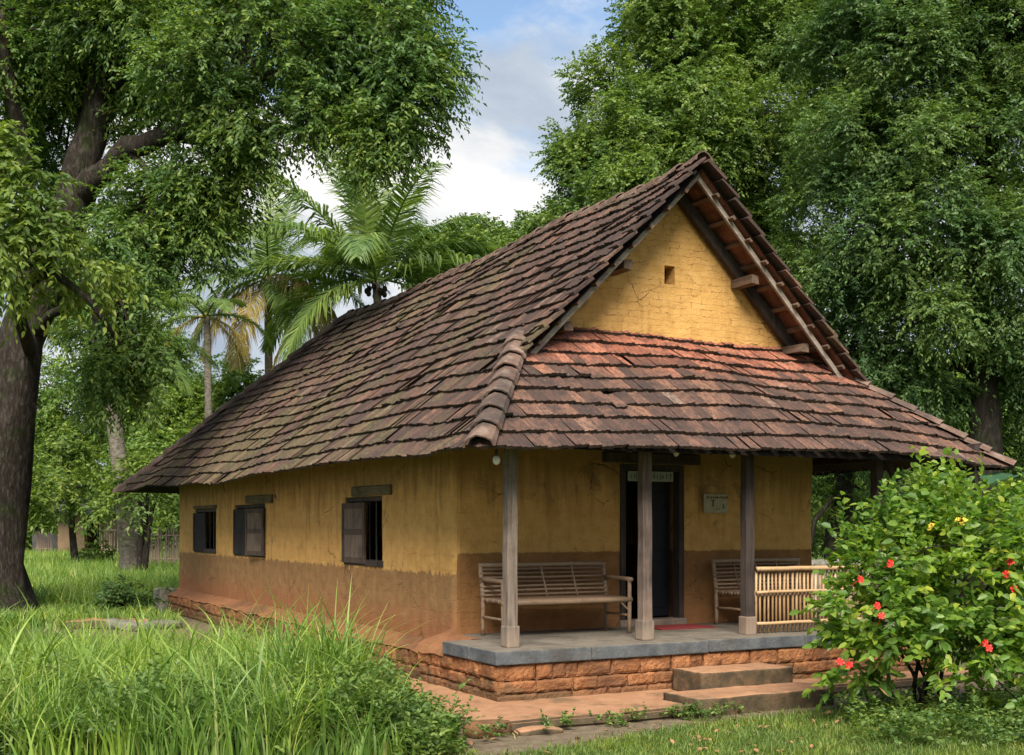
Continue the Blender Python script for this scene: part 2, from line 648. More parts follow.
M = {}
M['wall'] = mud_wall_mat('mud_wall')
M['gable'] = mud_wall_mat('gable_mud', True)
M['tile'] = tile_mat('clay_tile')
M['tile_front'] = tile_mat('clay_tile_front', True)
M['tile_edge'] = stone_mat('tile_butt_moss_shade', (0.030, 0.024, 0.018), (0.060, 0.042, 0.030), (0.11, 0.070, 0.048), (0.02, 0.018, 0.014), 0.5)  # mossy butt ends, coloured darker to paint in the shadow line of each course
M['cap'] = stone_mat('cap_tile', (0.11, 0.068, 0.050), (0.18, 0.115, 0.085), (0.29, 0.235, 0.19), (0.042, 0.036, 0.032), 0.7)
M['under'] = stone_mat('tile_underside', (0.12, 0.055, 0.036), (0.18, 0.080, 0.052), (0.26, 0.13, 0.085), (0.07, 0.035, 0.026), 0.5)
M['laterite'] = stone_mat('laterite', (0.21, 0.085, 0.036), (0.35, 0.150, 0.060), (0.46, 0.220, 0.095), (0.075, 0.042, 0.026), 0.6, bump=1.0, foot=True)
M['earth'] = stone_mat('splash_earth', (0.19, 0.085, 0.038), (0.26, 0.115, 0.050), (0.33, 0.155, 0.075), (0.10, 0.055, 0.032), 0.5, rand=False)
M['mortar'] = stone_mat('mud_mortar', (0.10, 0.05, 0.028), (0.15, 0.07, 0.035), (0.20, 0.09, 0.045), rand=False)
M['slab'] = top_side_stone('slate_slab', ((0.060, 0.066, 0.070), (0.095, 0.102, 0.106), (0.15, 0.155, 0.15)), ((0.135, 0.112, 0.085), (0.21, 0.178, 0.135)), (0.065, 0.056, 0.045))
M['apron'] = top_side_stone('earth_apron', ((0.060, 0.046, 0.030), (0.095, 0.070, 0.043), (0.15, 0.10, 0.06)), ((0.30, 0.150, 0.075), (0.43, 0.230, 0.125)), (0.12, 0.090, 0.048), 0.7)
M['step'] = top_side_stone('step_stone', ((0.042, 0.034, 0.021), (0.080, 0.058, 0.033), (0.19, 0.110, 0.058)), ((0.30, 0.150, 0.075), (0.43, 0.235, 0.130)), (0.12, 0.085, 0.048), 0.5)
M['greystone'] = stone_mat('grey_stone', (0.14, 0.125, 0.105), (0.22, 0.20, 0.17), (0.31, 0.28, 0.24), (0.06, 0.055, 0.045), 0.5, moss=(0.07, 0.08, 0.035))
M['wood_grey'] = wood_mat('weathered_wood', (0.080, 0.060, 0.045), (0.25, 0.195, 0.150), low=(0.75, 1.1, (0.20, 0.145, 0.105), (0.30, 0.225, 0.165)))
M['wood_post'] = wood_mat('brown_post_wood', (0.070, 0.050, 0.040), (0.17, 0.125, 0.100), low=(0.75, 1.5, (0.22, 0.15, 0.11), (0.30, 0.22, 0.16)))
M['wood_dark'] = wood_mat('dark_wood', (0.028, 0.021, 0.018), (0.075, 0.055, 0.045), low=(0.55, 0.9, (0.20, 0.13, 0.09), (0.28, 0.19, 0.13)))
M['wood_black'] = wood_mat('shutter_wood', (0.035, 0.026, 0.020), (0.085, 0.062, 0.046))
M['shut_black'] = wood_mat('black_shutter_wood', (0.016, 0.013, 0.012), (0.034, 0.028, 0.025))
M['wood_panel'] = wood_mat('shutter_panel_wood', (0.085, 0.060, 0.043), (0.20, 0.145, 0.105))
M['wood_shut'] = wood_mat('brown_shutter_wood', (0.045, 0.032, 0.024), (0.105, 0.075, 0.055))
M['wood_x'] = wood_mat('rafter_wood', (0.070, 0.045, 0.031), (0.19, 0.125, 0.085), axis='Y')
M['barge'] = wood_mat('barge_wood', (0.20, 0.16, 0.125), (0.38, 0.31, 0.25), axis='X')
M['lintel'] = wood_mat('lintel_wood', (0.07, 0.055, 0.028), (0.16, 0.125, 0.065), axis='Y')
M['bamboo'] = bamboo_mat('old_bamboo', (0.14, 0.080, 0.046), (0.24, 0.150, 0.088), (0.34, 0.230, 0.140))
M['bamboo_new'] = bamboo_mat('pale_bamboo', (0.33, 0.19, 0.085), (0.43, 0.27, 0.13), (0.50, 0.35, 0.19))
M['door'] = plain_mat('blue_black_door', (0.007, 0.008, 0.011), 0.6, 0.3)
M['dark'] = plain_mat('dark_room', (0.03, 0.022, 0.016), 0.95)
M['mat_red'] = plain_mat('red_mat', (0.22, 0.03, 0.028), 0.95, 0.3, 60.0)
M['sign'] = plain_mat('sign_paint', (0.25, 0.265, 0.21), 0.6, 0.12)
M['plaque'] = plain_mat('plaque_paint', (0.36, 0.32, 0.21), 0.7, 0.2, 14.0)
M['ink'] = plain_mat('sign_ink', (0.05, 0.045, 0.04), 0.7)
M['ink_red'] = plain_mat('sign_ink_brown', (0.16, 0.06, 0.04), 0.7)
M['iron'] = plain_mat('dark_iron', (0.04, 0.038, 0.036), 0.5)
M['bulb'] = plain_mat('bulb_glass', (0.72, 0.69, 0.62), 0.15, 0.05)
M['bark'] = bark_mat('mango_bark', (0.020, 0.015, 0.012), (0.040, 0.032, 0.026), (0.105, 0.090, 0.074), 17.0, 0.3, 1.0)
M['bark_d'] = bark_mat('dark_bark', (0.012, 0.010, 0.008), (0.030, 0.025, 0.020), (0.065, 0.056, 0.045), 12.0)
M['palmbark'] = bark_mat('palm_bark', (0.085, 0.070, 0.052), (0.17, 0.145, 0.115), (0.27, 0.24, 0.20), 7.0, 1.6)

M['leaf_mango'] = leaf_mat('mango_leaf', [(0.0, (0.042, 0.088, 0.026)), (0.4, (0.072, 0.144, 0.039)), (0.8, (0.123, 0.208, 0.052)), (1.0, (0.196, 0.263, 0.065))])
M['leaf_bright'] = leaf_mat('bright_leaf', [(0.0, (0.061, 0.115, 0.025)), (0.5, (0.108, 0.175, 0.037)), (1.0, (0.184, 0.246, 0.057))])
M['leaf_light'] = leaf_mat('light_tree_leaf', [(0.0, (0.057, 0.118, 0.032)), (0.5, (0.105, 0.185, 0.045)), (1.0, (0.186, 0.260, 0.068))])
M['leaf_dark'] = leaf_mat('dark_tree_leaf', [(0.0, (0.045, 0.095, 0.034)), (0.5, (0.077, 0.148, 0.049)), (1.0, (0.142, 0.218, 0.067))])
M['leaf_bush'] = leaf_mat('bush_leaf', [(0.0, (0.062, 0.140, 0.023)), (0.45, (0.120, 0.222, 0.034)), (0.85, (0.187, 0.293, 0.045)), (1.0, (0.283, 0.339, 0.052))], rough=0.42, spec=0.45, nscale=1.4, trans=0.42)
M['leaf_weed'] = leaf_mat('weed_leaf', [(0.0, (0.050, 0.103, 0.026)), (0.5, (0.099, 0.175, 0.042)), (1.0, (0.175, 0.247, 0.073))], nscale=1.4)
M['leaf_forest'] = leaf_mat('forest_leaf', [(0.0, (0.063, 0.127, 0.029)), (0.5, (0.110, 0.194, 0.043)), (1.0, (0.196, 0.284, 0.063))], nscale=0.3)
M['frond'] = leaf_mat('palm_frond', [(0.0, (0.068, 0.121, 0.034)), (0.5, (0.109, 0.184, 0.051)), (1.0, (0.176, 0.247, 0.083))], rough=0.4)
M['frond_dry'] = leaf_mat('dry_frond', [(0.0, (0.15, 0.125, 0.040)), (0.5, (0.24, 0.205, 0.075)), (1.0, (0.35, 0.31, 0.14))], rough=0.6)
M['grass'] = leaf_mat('grass_blade', [(0.0, (0.085, 0.167, 0.029)), (0.5, (0.162, 0.269, 0.052)), (0.9, (0.242, 0.356, 0.085)), (1.0, (0.364, 0.367, 0.148))], rough=0.45, nscale=1.2)
M['lawn'] = leaf_mat('lawn_blade', [(0.0, (0.068, 0.119, 0.020)), (0.5, (0.122, 0.193, 0.032)), (0.85, (0.172, 0.244, 0.054)), (1.0, (0.273, 0.272, 0.100))], nscale=1.5)
M['flower'] = plain_mat('red_petal', (0.62, 0.035, 0.025), 0.5, 0.3, 30.0)
M['flower_y'] = plain_mat('yellow_leaf', (0.55, 0.40, 0.04), 0.5, 0.3, 30.0)
M['deadleaf'] = plain_mat('dead_leaf', (0.34, 0.17, 0.08), 0.8, 0.3, 30.0)


# ------------------------------------------------------------------ ground
def ground():
    m, t, b = new_mat('ground_earth')
    p = pos_of(t)
    sep = t.node('ShaderNodeSeparateXYZ', {0: p})
    n1 = t.noise(p, 0.8, 5.0, 0.6)
    n2 = t.noise(p, 9.0, 6.0, 0.7)
    n3 = t.noise(p, 60.0, 3.0, 0.7)
    grass = t.ramp(n2, [(0.3, (0.045, 0.070, 0.016)), (0.55, (0.075, 0.110, 0.024)), (0.8, (0.13, 0.15, 0.045))])
    dirt = t.ramp(n2, [(0.3, (0.115, 0.082, 0.052)), (0.55, (0.19, 0.145, 0.095)), (0.8, (0.27, 0.215, 0.15))])
    dirt = t.mix(t.step(n3, 0.58, 0.68), dirt, (0.10, 0.072, 0.045))
    # trodden strip in front of the apron
    edge = t.math('MULTIPLY_ADD', sep.outputs[0], 0.26, -3.46)
    edge = t.math('MINIMUM', edge, -3.16)
    d = t.math('SUBTRACT', sep.outputs[1], edge)
    d = t.math('ADD', d, t.math('MULTIPLY', t.math('SUBTRACT', n2, 0.5), 0.55))
    d = t.math('ADD', d, t.math('MULTIPLY', t.math('SUBTRACT', n1, 0.5), 0.3))
    mask = t.math('MULTIPLY', t.step(d, -0.12, 0.12), t.step(sep.outputs[1], 14.0, 12.0))
    mask = t.math('MULTIPLY', mask, t.step(sep.outputs[0], -3.4, -2.6))
    mask = t.math('MULTIPLY', mask, t.step(t.math('ADD', sep.outputs[0], t.math('MULTIPLY', n1, 1.5)), 8.6, 6.6))
    c = t.mix(mask, grass, dirt)
    t.l.new(c, b.inputs['Base Color'])
    b.inputs['Roughness'].default_value = 1.0
    b.inputs['Specular IOR Level'].default_value = 0.1
    t.l.new(t.bump(t.math('ADD', n2, t.math('MULTIPLY', n3, 0.5)), 0.7, 0.03), b.inputs['Normal'])
    N = 90
    mb = MB()
    # finer near the house, coarse towards the horizon
    us = [math.copysign(abs(k / (N / 2)) ** 2.6 * 700, k) for k in range(-N // 2, N // 2 + 1)]
    for i, yy in enumerate(us):
        for j, xx in enumerate(us):
            r = math.hypot(xx, yy)
            z = 0.0
            mb.v.append((xx + 1, yy - 4, z))
    n = len(us)
    for i in range(n - 1):
        for j in range(n - 1):
            mb.f.append((i * n + j, i * n + j + 1, (i + 1) * n + j + 1, (i + 1) * n + j))
    o = mb.build('ground', m, smooth=True)
    tag(o, kind='structure')


ground()

# ------------------------------------------------------------------ the house
ZF = 0.58                       # porch floor
WX, WY = 5.175, 13.2            # wall plan
EZ = 2.47                       # eave height
EX0, EX1 = -0.735, 6.305
EY0, EY1 = -2.10, 15.9
RX, RZ = 2.785, 5.90            # ridge
RY0, RY1 = -0.8, 10.56
SL = (RZ - EZ) / (RX - EX0)     # slope of the long sides
SF = 0.765                      # slope of the front skirt
SB = (RZ - EZ) / (EY1 - RY1)
GY = -0.2                       # gable wall face

house = empty('mud_house', (2.6, 6.6, 0.0), 'ochre mud walled cottage with a steep brown clay tile roof and open front porch', 'house')


def grid_wall(path, z0, z1, holes, thick, step, disp, top=None, closed=True):
    """wall following a plan path of (x, y) points; outward is to the right of travel.
    holes: list of (s0, s1, z0, z1) along the developed length"""
    P = [Vector((a, b, 0)) for a, b in path]
    cum = [0.0]
    for a, b in zip(P, P[1:]):
        cum.append(cum[-1] + (b - a).length)
    L = cum[-1]

    def breaks(lo, hi, fixed, st):
        f = sorted(set([lo, hi] + [q for q in fixed if lo < q < hi]))
        out = []
        for a, b in zip(f, f[1:]):
            k = max(1, int(math.ceil((b - a) / st)))
            out += [a + (b - a) * i / k for i in range(k)]
        return out + [f[-1]]

    S = breaks(0, L, [c for c in cum] + [h for q in holes for h in q[:2]], step)
    Zs = breaks(z0, z1, [h for q in holes for h in q[2:]], step)
    ns = len(S)

    def frame(s):
        i = 0
        while i < len(cum) - 2 and s > cum[i + 1] + 1e-6:
            i += 1
        d = (P[i + 1] - P[i]).normalized()
        nrm = Vector((d.y, -d.x, 0))
        pos = P[i] + d * (s - cum[i])
        if abs(s - cum[i + 1]) < 1e-6 and i + 2 < len(P):
            d2 = (P[i + 2] - P[i + 1]).normalized()
            n2 = Vector((d2.y, -d2.x, 0))
            mm = (nrm + n2)
            mm = mm / max(0.3, mm.length_squared) * 2
            nrm = mm
        return pos, nrm

    mb = MB()
    idx = {}
    for iz, z in enumerate(Zs):
        for i, s in enumerate(S):
            pos, nrm = frame(s)
            q = Vector((pos.x, pos.y, z))
            dd = disp * (mnoise.noise(q * 1.3) * 1.0 + mnoise.noise(q * 4.1) * 0.45)
            hole_edge = any(h[0] - 1e-4 <= s <= h[1] + 1e-4 and h[2] - 1e-4 <= z <= h[3] + 1e-4 for h in holes)
            if hole_edge:
                dd *= 0.3
            idx[(i, iz, 0)] = len(mb.v)
            mb.v.append(tuple(q + nrm * dd))
            idx[(i, iz, 1)] = len(mb.v)
            mb.v.append(tuple(q - nrm * thick))
    solid = set()
    for iz in range(len(Zs) - 1):
        for i in range(ns - 1):
            sc, zc = (S[i] + S[i + 1]) / 2, (Zs[iz] + Zs[iz + 1]) / 2
            if not any(h[0] < sc < h[1] and h[2] < zc < h[3] for h in holes):
                solid.add((i, iz))
    for (i, iz) in solid:
        a, b, c, d = (i, iz), (i + 1, iz), (i + 1, iz + 1), (i, iz + 1)
        mb.f.append(tuple(idx[(q[0], q[1], 0)] for q in (a, b, c, d)))
        mb.f.append(tuple(idx[(q[0], q[1], 1)] for q in (d, c, b, a)))
        for (di, dz, e0, e1) in ((0, -1, a, b), (1, 0, b, c), (0, 1, c, d), (-1, 0, d, a)):
            if (i + di, iz + dz) not in solid:
                mb.f.append((idx[(e1[0], e1[1], 0)], idx[(e0[0], e0[1], 0)], idx[(e0[0], e0[1], 1)], idx[(e1[0], e1[1], 1)]))
    return mb


# path: back-left corner, down the left side to the front, along the front, up the right side, along the back
rc = 0.07
path = [(0, WY), (0, rc)] + [(rc - rc * math.cos(a), rc - rc * math.sin(a)) for a in (R(30), R(60))] + \
       [(rc, 0), (WX - rc, 0), (WX, rc), (WX, WY), (0, WY)]
s_corner_end = (WY - rc) + 3 * 2 * rc * math.sin(R(15))
DX0, DX1, DZ1 = 2.16, 3.08, 2.50
WIN = [(2.10, 3.42, 1.27, 2.147), (7.15, 8.95, 1.27, 2.127), (10.25, 11.85, 1.27, 2.087)]
holes = [(WY - y1, WY - y0, z0, z1) for (y0, y1, z0, z1) in WIN]
fs = s_corner_end - rc
holes.append((fs + DX0, fs + DX1, ZF + 0.02, DZ1))
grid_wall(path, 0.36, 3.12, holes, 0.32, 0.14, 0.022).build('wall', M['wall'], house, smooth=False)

# gable wall on the tie beam above the porch
gm = grid_wall([(-0.2, GY), (5.8, GY)], 3.60, 6.2, [(2.86, 3.01, 4.64, 4.86)], 0.2, 0.12, 0.012)
go = gm.build('gable_wall', M['gable'], house)
bm = bmesh.new()
bm.from_mesh(go.data)
offv = Vector((house.location.x, house.location.y, 0))
for sgn in (-1, 1):
    nrm = Vector((sgn * SL, 0, 1)).normalized()
    pt = Vector((RX, 0, RZ - 0.17)) - offv
    bmesh.ops.bisect_plane(bm, geom=bm.verts[:] + bm.edges[:] + bm.faces[:], plane_co=pt, plane_no=nrm, clear_outer=True)
bm.to_mesh(go.data)
bm.free()

MB().box((0.3, 0.3, 3.02), (WX - 0.3, WY - 0.3, 3.10)).build('added_unseen_ceiling', M['dark'], house)  # unseen ceiling, added to keep daylight out of the room
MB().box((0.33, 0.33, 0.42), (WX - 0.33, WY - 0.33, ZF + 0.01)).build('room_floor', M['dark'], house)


# ---- roof tiles
def sag(x, y):
    lift = 0.10 * max(0.0, math.sin(math.pi * (x - EX0) / (EX1 - EX0))) * min(1.0, max(0.0, (0.3 - y) / 1.6)) if EX0 < x < EX1 else 0.0
    return lift + 0.035 * math.sin(y * 0.55 + 0.6) + 0.018 * math.sin(y * 1.7 + x * 1.3) + 0.035 * mnoise.noise(Vector((x * 0.8, y * 0.8, 3.3)))


def tile_sheet(origin, a, s, length, slope_len, start=-0.2, expo=0.262, w=0.150, skew=0.0):
    """mesh of single tiles: a along the eave, s up the slope"""
    n = a.cross(s).normalized()
    if n.z < 0:
        n = -n
    V, F, B = [], [], []
    prof = [(0.0, 0.006), (0.07, 0.0), (0.30, 0.0), (0.38, 0.008), (0.50, 0.001), (0.72, 0.0), (0.80, 0.008), (0.90, 0.003), (1.0, 0.010)]
    k = len(prof)
    rows = int(slope_len / expo) + 2
    cols = int(length / w) + 4
    for i in range(rows):
        row_j = random.uniform(-0.012, 0.012)
        for j in range(cols):
            base = origin + a * (start + j * w + (0.5 * w if i % 2 else 0.0)) + s * (i * expo + row_j + random.gauss(0, 0.006) - (random.uniform(0.03, 0.09) if random.random() < 0.005 else 0.0))
            if i * expo > slope_len:
                continue
            lift = 0.052 + random.uniform(-0.005, 0.008)
            if random.random() < 0.03:
                lift += 0.02
            yaw = random.gauss(0, 0.022) + skew
            aa = a * math.cos(yaw) + s * math.sin(yaw)
            ss = s * math.cos(yaw) - a * math.sin(yaw)
            tw = w * random.uniform(0.95, 1.0)
            tl = expo * 1.22
            roll = random.gauss(0, 0.006)
            b = len(V)
            for row, (d, h) in enumerate(((0.0, lift), (tl, 0.008))):
                for (u, ph) in prof:
                    q = base + aa * (u * tw) + ss * d + n * (h + ph + roll * (u - 0.5) * 2)
                    q.z += sag(q.x, q.y)
                    V.append(q)
            for (u, ph) in prof:                                # bottom of the butt end
                q = base + aa * (u * tw) + n * (lift + ph - 0.034)
                q.z += sag(q.x, q.y)
                V.append(q)
            for c in range(k - 1):
                F.append((b + c, b + c + 1, b + k + c + 1, b + k + c))
                B.append((b + 2 * k + c, b + 2 * k + c + 1, b + c + 1, b + c))
    return V, (F, B)


def sheet_bm(V, F, cuts):
    bm = bmesh.new()
    vs_ = [bm.verts.new(v) for v in V]
    for mi, fl in enumerate(F):
        for f in fl:
            bm.faces.new([vs_[i] for i in f]).material_index = mi
    for co, no in cuts:
        bmesh.ops.bisect_plane(bm, geom=bm.verts[:] + bm.edges[:] + bm.faces[:], plane_co=co, plane_no=no, clear_outer=True)
    return bm


def bms_to_obj(name, bms, mat, parent):
    off = world_base(parent)
    me = bpy.data.meshes.new(name)
    allv, allf, alli = [], [], []
    for bm in bms:
        b = len(allv)
        bm.verts.index_update()
        allv += [tuple(v.co - off) for v in bm.verts]
        allf += [tuple(b + v.index for v in f.verts) for f in bm.faces]
        alli += [f.material_index for f in bm.faces]
        bm.free()
    me.from_pydata(allv, [], allf)
    me.materials.append(mat)
    me.materials.append(M['tile_edge'])
    me.polygons.foreach_set('material_index', alli)
    me.update()
    o = bpy.data.objects.new(name, me)
    col.objects.link(o)
    o.parent = parent
    return o


sL = Vector((1, 0, SL)).normalized()
sR = Vector((-1, 0, SL)).normalized()
sF = Vector((0, 1, SF)).normalized()
sB = Vector((0, -1, SB)).normalized()
lenL = math.hypot(RX - EX0, RZ - EZ)
lenF = math.hypot(GY + 0.05 - EY0, SF * (GY + 0.05 - EY0))
lenB = math.hypot(EY1 - RY1, RZ - EZ)
# vertical cutting planes through the hips (normal points to the side that is cut away)
hipFL = (Vector((EX0, EY0, 0)), Vector((SL, -SF, 0)).normalized())       # cut from the left slope
hipFR = (Vector((EX1, EY0, 0)), Vector((-SL, -SF, 0)).normalized())
hipBL = (Vector((EX0, EY1, 0)), Vector((SL, SB, 0)).normalized())
hipBR = (Vector((EX1, EY1, 0)), Vector((-SL, SB, 0)).normalized())


def inv(h):
    return (h[0], -h[1])


X, Y, Z3 = Vector((1, 0, 0)), Vector((0, 1, 0)), Vector((0, 0, 1))
gab = Vector((0, RY0, 0))
VL, FL = tile_sheet(Vector((EX0, EY0, EZ)), Y, sL, EY1 - EY0, lenL)
VR, FR = tile_sheet(Vector((EX1, EY0, EZ)), Y, sR, EY1 - EY0, lenL)
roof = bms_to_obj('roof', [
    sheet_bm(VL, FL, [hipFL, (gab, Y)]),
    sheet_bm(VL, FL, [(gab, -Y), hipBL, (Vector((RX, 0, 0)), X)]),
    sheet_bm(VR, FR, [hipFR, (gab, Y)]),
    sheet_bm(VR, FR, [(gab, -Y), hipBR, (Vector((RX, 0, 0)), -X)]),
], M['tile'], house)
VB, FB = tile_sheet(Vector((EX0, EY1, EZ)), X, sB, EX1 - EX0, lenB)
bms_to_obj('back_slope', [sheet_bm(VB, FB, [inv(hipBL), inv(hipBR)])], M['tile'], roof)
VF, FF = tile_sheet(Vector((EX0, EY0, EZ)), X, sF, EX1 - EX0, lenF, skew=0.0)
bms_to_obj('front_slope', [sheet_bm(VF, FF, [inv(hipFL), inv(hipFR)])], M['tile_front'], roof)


# underside boarding (keeps daylight out of the loft and is seen under the overhangs)
def zl(x):
    return EZ + (x - EX0) * SL


def sheet_under():
    mb = MB()
    dz = -0.035

    def poly(pts):
        b = len(mb.v)
        mb.v += [tuple(p) for p in pts]
        mb.f.append(tuple(range(b, b + len(pts))))
    hx = EX0 + (RY0 - EY0) * SF / SL
    hz_ = zl(hx)
    hgx = EX0 + (GY - EY0) * SF / SL
    hgz = zl(hgx)
    for side in (0, 1):
        def mx(x):
            return x if side == 0 else EX0 + EX1 - x
        e = 0.10
        poly([(mx(EX0 + e), EY0 + e, EZ + dz + e * SL), (mx(hx), RY0 + 0.02, hz_ + dz), (mx(RX), RY0 + 0.02, RZ + dz), (mx(RX), RY1, RZ + dz), (mx(EX0 + e), EY1 - e, EZ + dz + e * SL)])
    e = 0.10
    poly([(EX0 + e, EY0 + e, EZ + dz + e * SF), (EX1 - e, EY0 + e, EZ + dz + e * SF), (EX0 + EX1 - hgx, GY, hgz + dz), (hgx, GY, hgz + dz)])
    poly([(EX0 + e, EY1 - e, EZ + dz + e * SB), (EX1 - e, EY1 - e, EZ + dz + e * SB), (RX, RY1, RZ + dz)])
    return mb


sheet_under().build('roof_lining', M['wood_dark'], roof)
for side in (0, 1):
    hx_ = EX0 + (RY0 - EY0) * SF / SL
    um = MB()
    for k in range(22):
        f0, f1 = k / 22, (k + 1) / 22 - 0.004
        xa, xb = hx_ + 0.02 + (RX - hx_ - 0.03) * f0, hx_ + 0.02 + (RX - hx_ - 0.03) * f1
        ya = RY0 + 0.03
        while ya < GY:
            pts = [(xa, ya, zl(xa) - 0.042 - 0.012), (xb, ya, zl(xb) - 0.042), (xb, ya + 0.145, zl(xb) - 0.042), (xa, ya + 0.145, zl(xa) - 0.042 - 0.012)]
            b = len(um.v)
            for (x_, y_, z_) in pts:
                um.v.append((x_ if side == 0 else EX0 + EX1 - x_, y_, z_))
            um.f.append((b, b + 1, b + 2, b + 3))
            ya += 0.15
    um.build('verge_tiles', M['under'], roof)

# ridge and hip caps
def caps(p0, p1, r, step, up, flat=1.0):
    mb = MB()
    p0, p1 = Vector(p0), Vector(p1)
    d = (p1 - p0)
    L = d.length
    d.normalize()
    s = d.cross(up).normalized()
    u = s.cross(d).normalized()
    n = max(1, int(L / step))
    for i in range(n):
        q = p0 + d * (L * i / n)
        ln = L / n * 1.16
        jr = Vector([random.uniform(-0.008, 0.008) for _ in range(3)])
        k = 7
        b = len(mb.v)
        for row, (dd, rr, hh) in enumerate(((0, r * 1.08, 0.03), (ln, r * 0.92, 0.0))):
            for shell in (0, 1):
                for c in range(k):
                    th = R(-12) + (R(204)) * c / (k - 1)
                    ra = (rr - 0.022 * shell) * (1.0, 0.93, 0.86, 0.95, 0.86, 0.93, 1.0)[c]
                    pt = q + jr + d * dd + s * (math.cos(th) * ra) + u * (math.sin(th) * ra * flat + hh)
                    pt.z += sag(pt.x, pt.y)
                    mb.v.append(tuple(pt))
        for c in range(k - 1):
            o0, o1 = b + c, b + 2 * k + c
            mb.f.append((o0, o0 + 1, o1 + 1, o1))
            i0 = b + k + c
            mb.f.append((o0 + 1, o0, i0, i0 + 1))
    return mb


hxT = EX0 + (RY0 + 0.42 - EY0) * SF / SL
caps((RX, RY0 + 0.0, RZ - 0.045), (RX, RY1, RZ - 0.045), 0.12, 0.42, Z3, 0.85).build('ridge_cap', M['cap'], roof)
upL = (Vector((-SL, 0, 1)).normalized() + Vector((0, -SF, 1)).normalized()).normalized()
upR = (Vector((SL, 0, 1)).normalized() + Vector((0, -SF, 1)).normalized()).normalized()
caps((EX0 - 0.02, EY0 - 0.03, EZ + 0.02), (hxT, RY0 + 0.42, zl(hxT) + 0.02), 0.145, 0.30, upL, 0.72).build('hip_cap', M['cap'], roof)
caps((EX1 + 0.02, EY0 - 0.03, EZ + 0.02), (EX0 + EX1 - hxT, RY0 + 0.42, zl(hxT) - 0.01), 0.115, 0.30, upR, 0.6).build('hip_cap', M['cap'], roof)
upBL = (Vector((-SL, 0, 1)).normalized() + Vector((0, SB, 1)).normalized()).normalized()
upBR = (Vector((SL, 0, 1)).normalized() + Vector((0, SB, 1)).normalized()).normalized()
caps((EX0, EY1, EZ), (RX, RY1, RZ), 0.14, 0.42, upBL, 0.8).build('hip_cap', M['cap'], roof)
caps((EX1, EY1, EZ), (RX, RY1, RZ), 0.14, 0.42, upBR, 0.8).build('hip_cap', M['cap'], roof)

# barge boards, verge rafters, battens and purlins of the gable overhang
hx = EX0 + (RY0 - EY0) * SF / SL
for side in (0, 1):
    def mx(x):
        return x if side == 0 else EX0 + EX1 - x
    nrm = Vector((-SL if side == 0 else SL, 0, 1)).normalized()
    p_low = Vector((mx(hx + 0.10), RY0 + 0.13, zl(hx + 0.02))) - nrm * 0.065
    p_top = Vector((mx(RX), RY0 + 0.13, RZ)) - nrm * 0.065
    MB().bar(p_low, p_top + (p_top - p_low)* 0.002, 0.03 + 0.006 * side, 0.058, up=nrm).build('barge_board', M['barge'], roof)
    # rafter against the wall
    q0 = Vector((mx(hx + 0.50), GY - 0.075, zl(hx + 0.50))) - nrm * 0.135
    q1 = Vector((mx(RX), GY - 0.075, RZ)) - nrm * 0.135
    MB().bar(q0, q1, 0.09, 0.12, up=nrm, jit=0.006).build('rafter', M['wood_dark'], roof)
    vt = MB()
    dsl = Vector((1 if side == 0 else -1, 0, SL)).normalized()
    Lv = (Vector((RX, 0, RZ)) - Vector((hx, 0, zl(hx)))).length
    k = 0
    while k * 0.262 < Lv - 0.26:
        q = Vector((mx(hx), RY0 + 0.03, zl(hx))) + dsl * (k * 0.262)
        q.z += sag(q.x, q.y)
        e = q + dsl * 0.31
        vt.bar(q + nrm * 0.036, e + nrm * -0.002, 0.20 + random.uniform(-.01, .01), 0.030, up=nrm, jit=0.006)
        k += 1
    vt.build('verge_tiles', M['tile'], roof)
    bt = MB()
    k = 0
    L = (Vector((RX, 0, RZ)) - Vector((hx, 0, zl(hx)))).length
    while 0.12 + k * 0.335 < L - 0.1:
        f = (0.12 + k * 0.335) / L
        c = Vector((mx(hx + (RX - hx) * f), 0, zl(hx) + (RZ - zl(hx)) * f)) - nrm * 0.050
        bt.bar((c.x, RY0 + 0.02, c.z - 0.02), (c.x, GY + 0.05, c.z - 0.02), 0.05, 0.034, up=nrm, jit=0.004)
        k += 1
    bt.build('batten', M['wood_x'], roof)
    for xx, ov in ((1.10, 0.40), (1.88, 0.40)):
        zz = zl(xx) - 0.30
        MB().bar((mx(xx), GY - ov, zz), (mx(xx), GY + 0.3, zz), 0.11, 0.10, jit=0.012).build('purlin', M['wood_x'], roof)

# porch rafters and wall plate beam
for i in range(14):
    x = EX0 + 0.35 + i * (EX1 - EX0 - 0.7) / 13
    zt = lambda y: EZ + (y - EY0) * SF
    yt = min(-0.02, EY0 + min(x - EX0, EX1 - x) * SL / SF)
    if yt < EY0 + 0.4:
        continue
    MB().bar((x, EY0 + 0.22, EZ + 0.075), (x, yt, zt(yt) - 0.095), 0.065, 0.085, jit=0.006).build('rafter', M['wood_dark'], house)
MB().bar((-0.45, -1.53, 2.78), (6.05, -1.53, 2.78), 0.13, 0.15, jit=0.01).build('porch_beam', M['wood_dark'], house)
for i in range(26):
    y = 0.3 + i * 0.58
    for (xa, xb) in ((EX0 + 0.22, 0.02), (EX1 - 0.22, WX - 0.02)):
        za, zb = (EZ + min(q - EX0, EX1 - q) * SL - 0.080 for q in (xa, xb))
        MB().bar((xa, y, za), (xb, y, zb), 0.06, 0.08, jit=0.005).build('rafter', M['wood_dark'], house)
MB().bar((6.0, -1.9, 2.68), (6.0, 13.0, 2.68), 0.12, 0.14, jit=0.01).build('side_beam', M['wood_dark'], house)

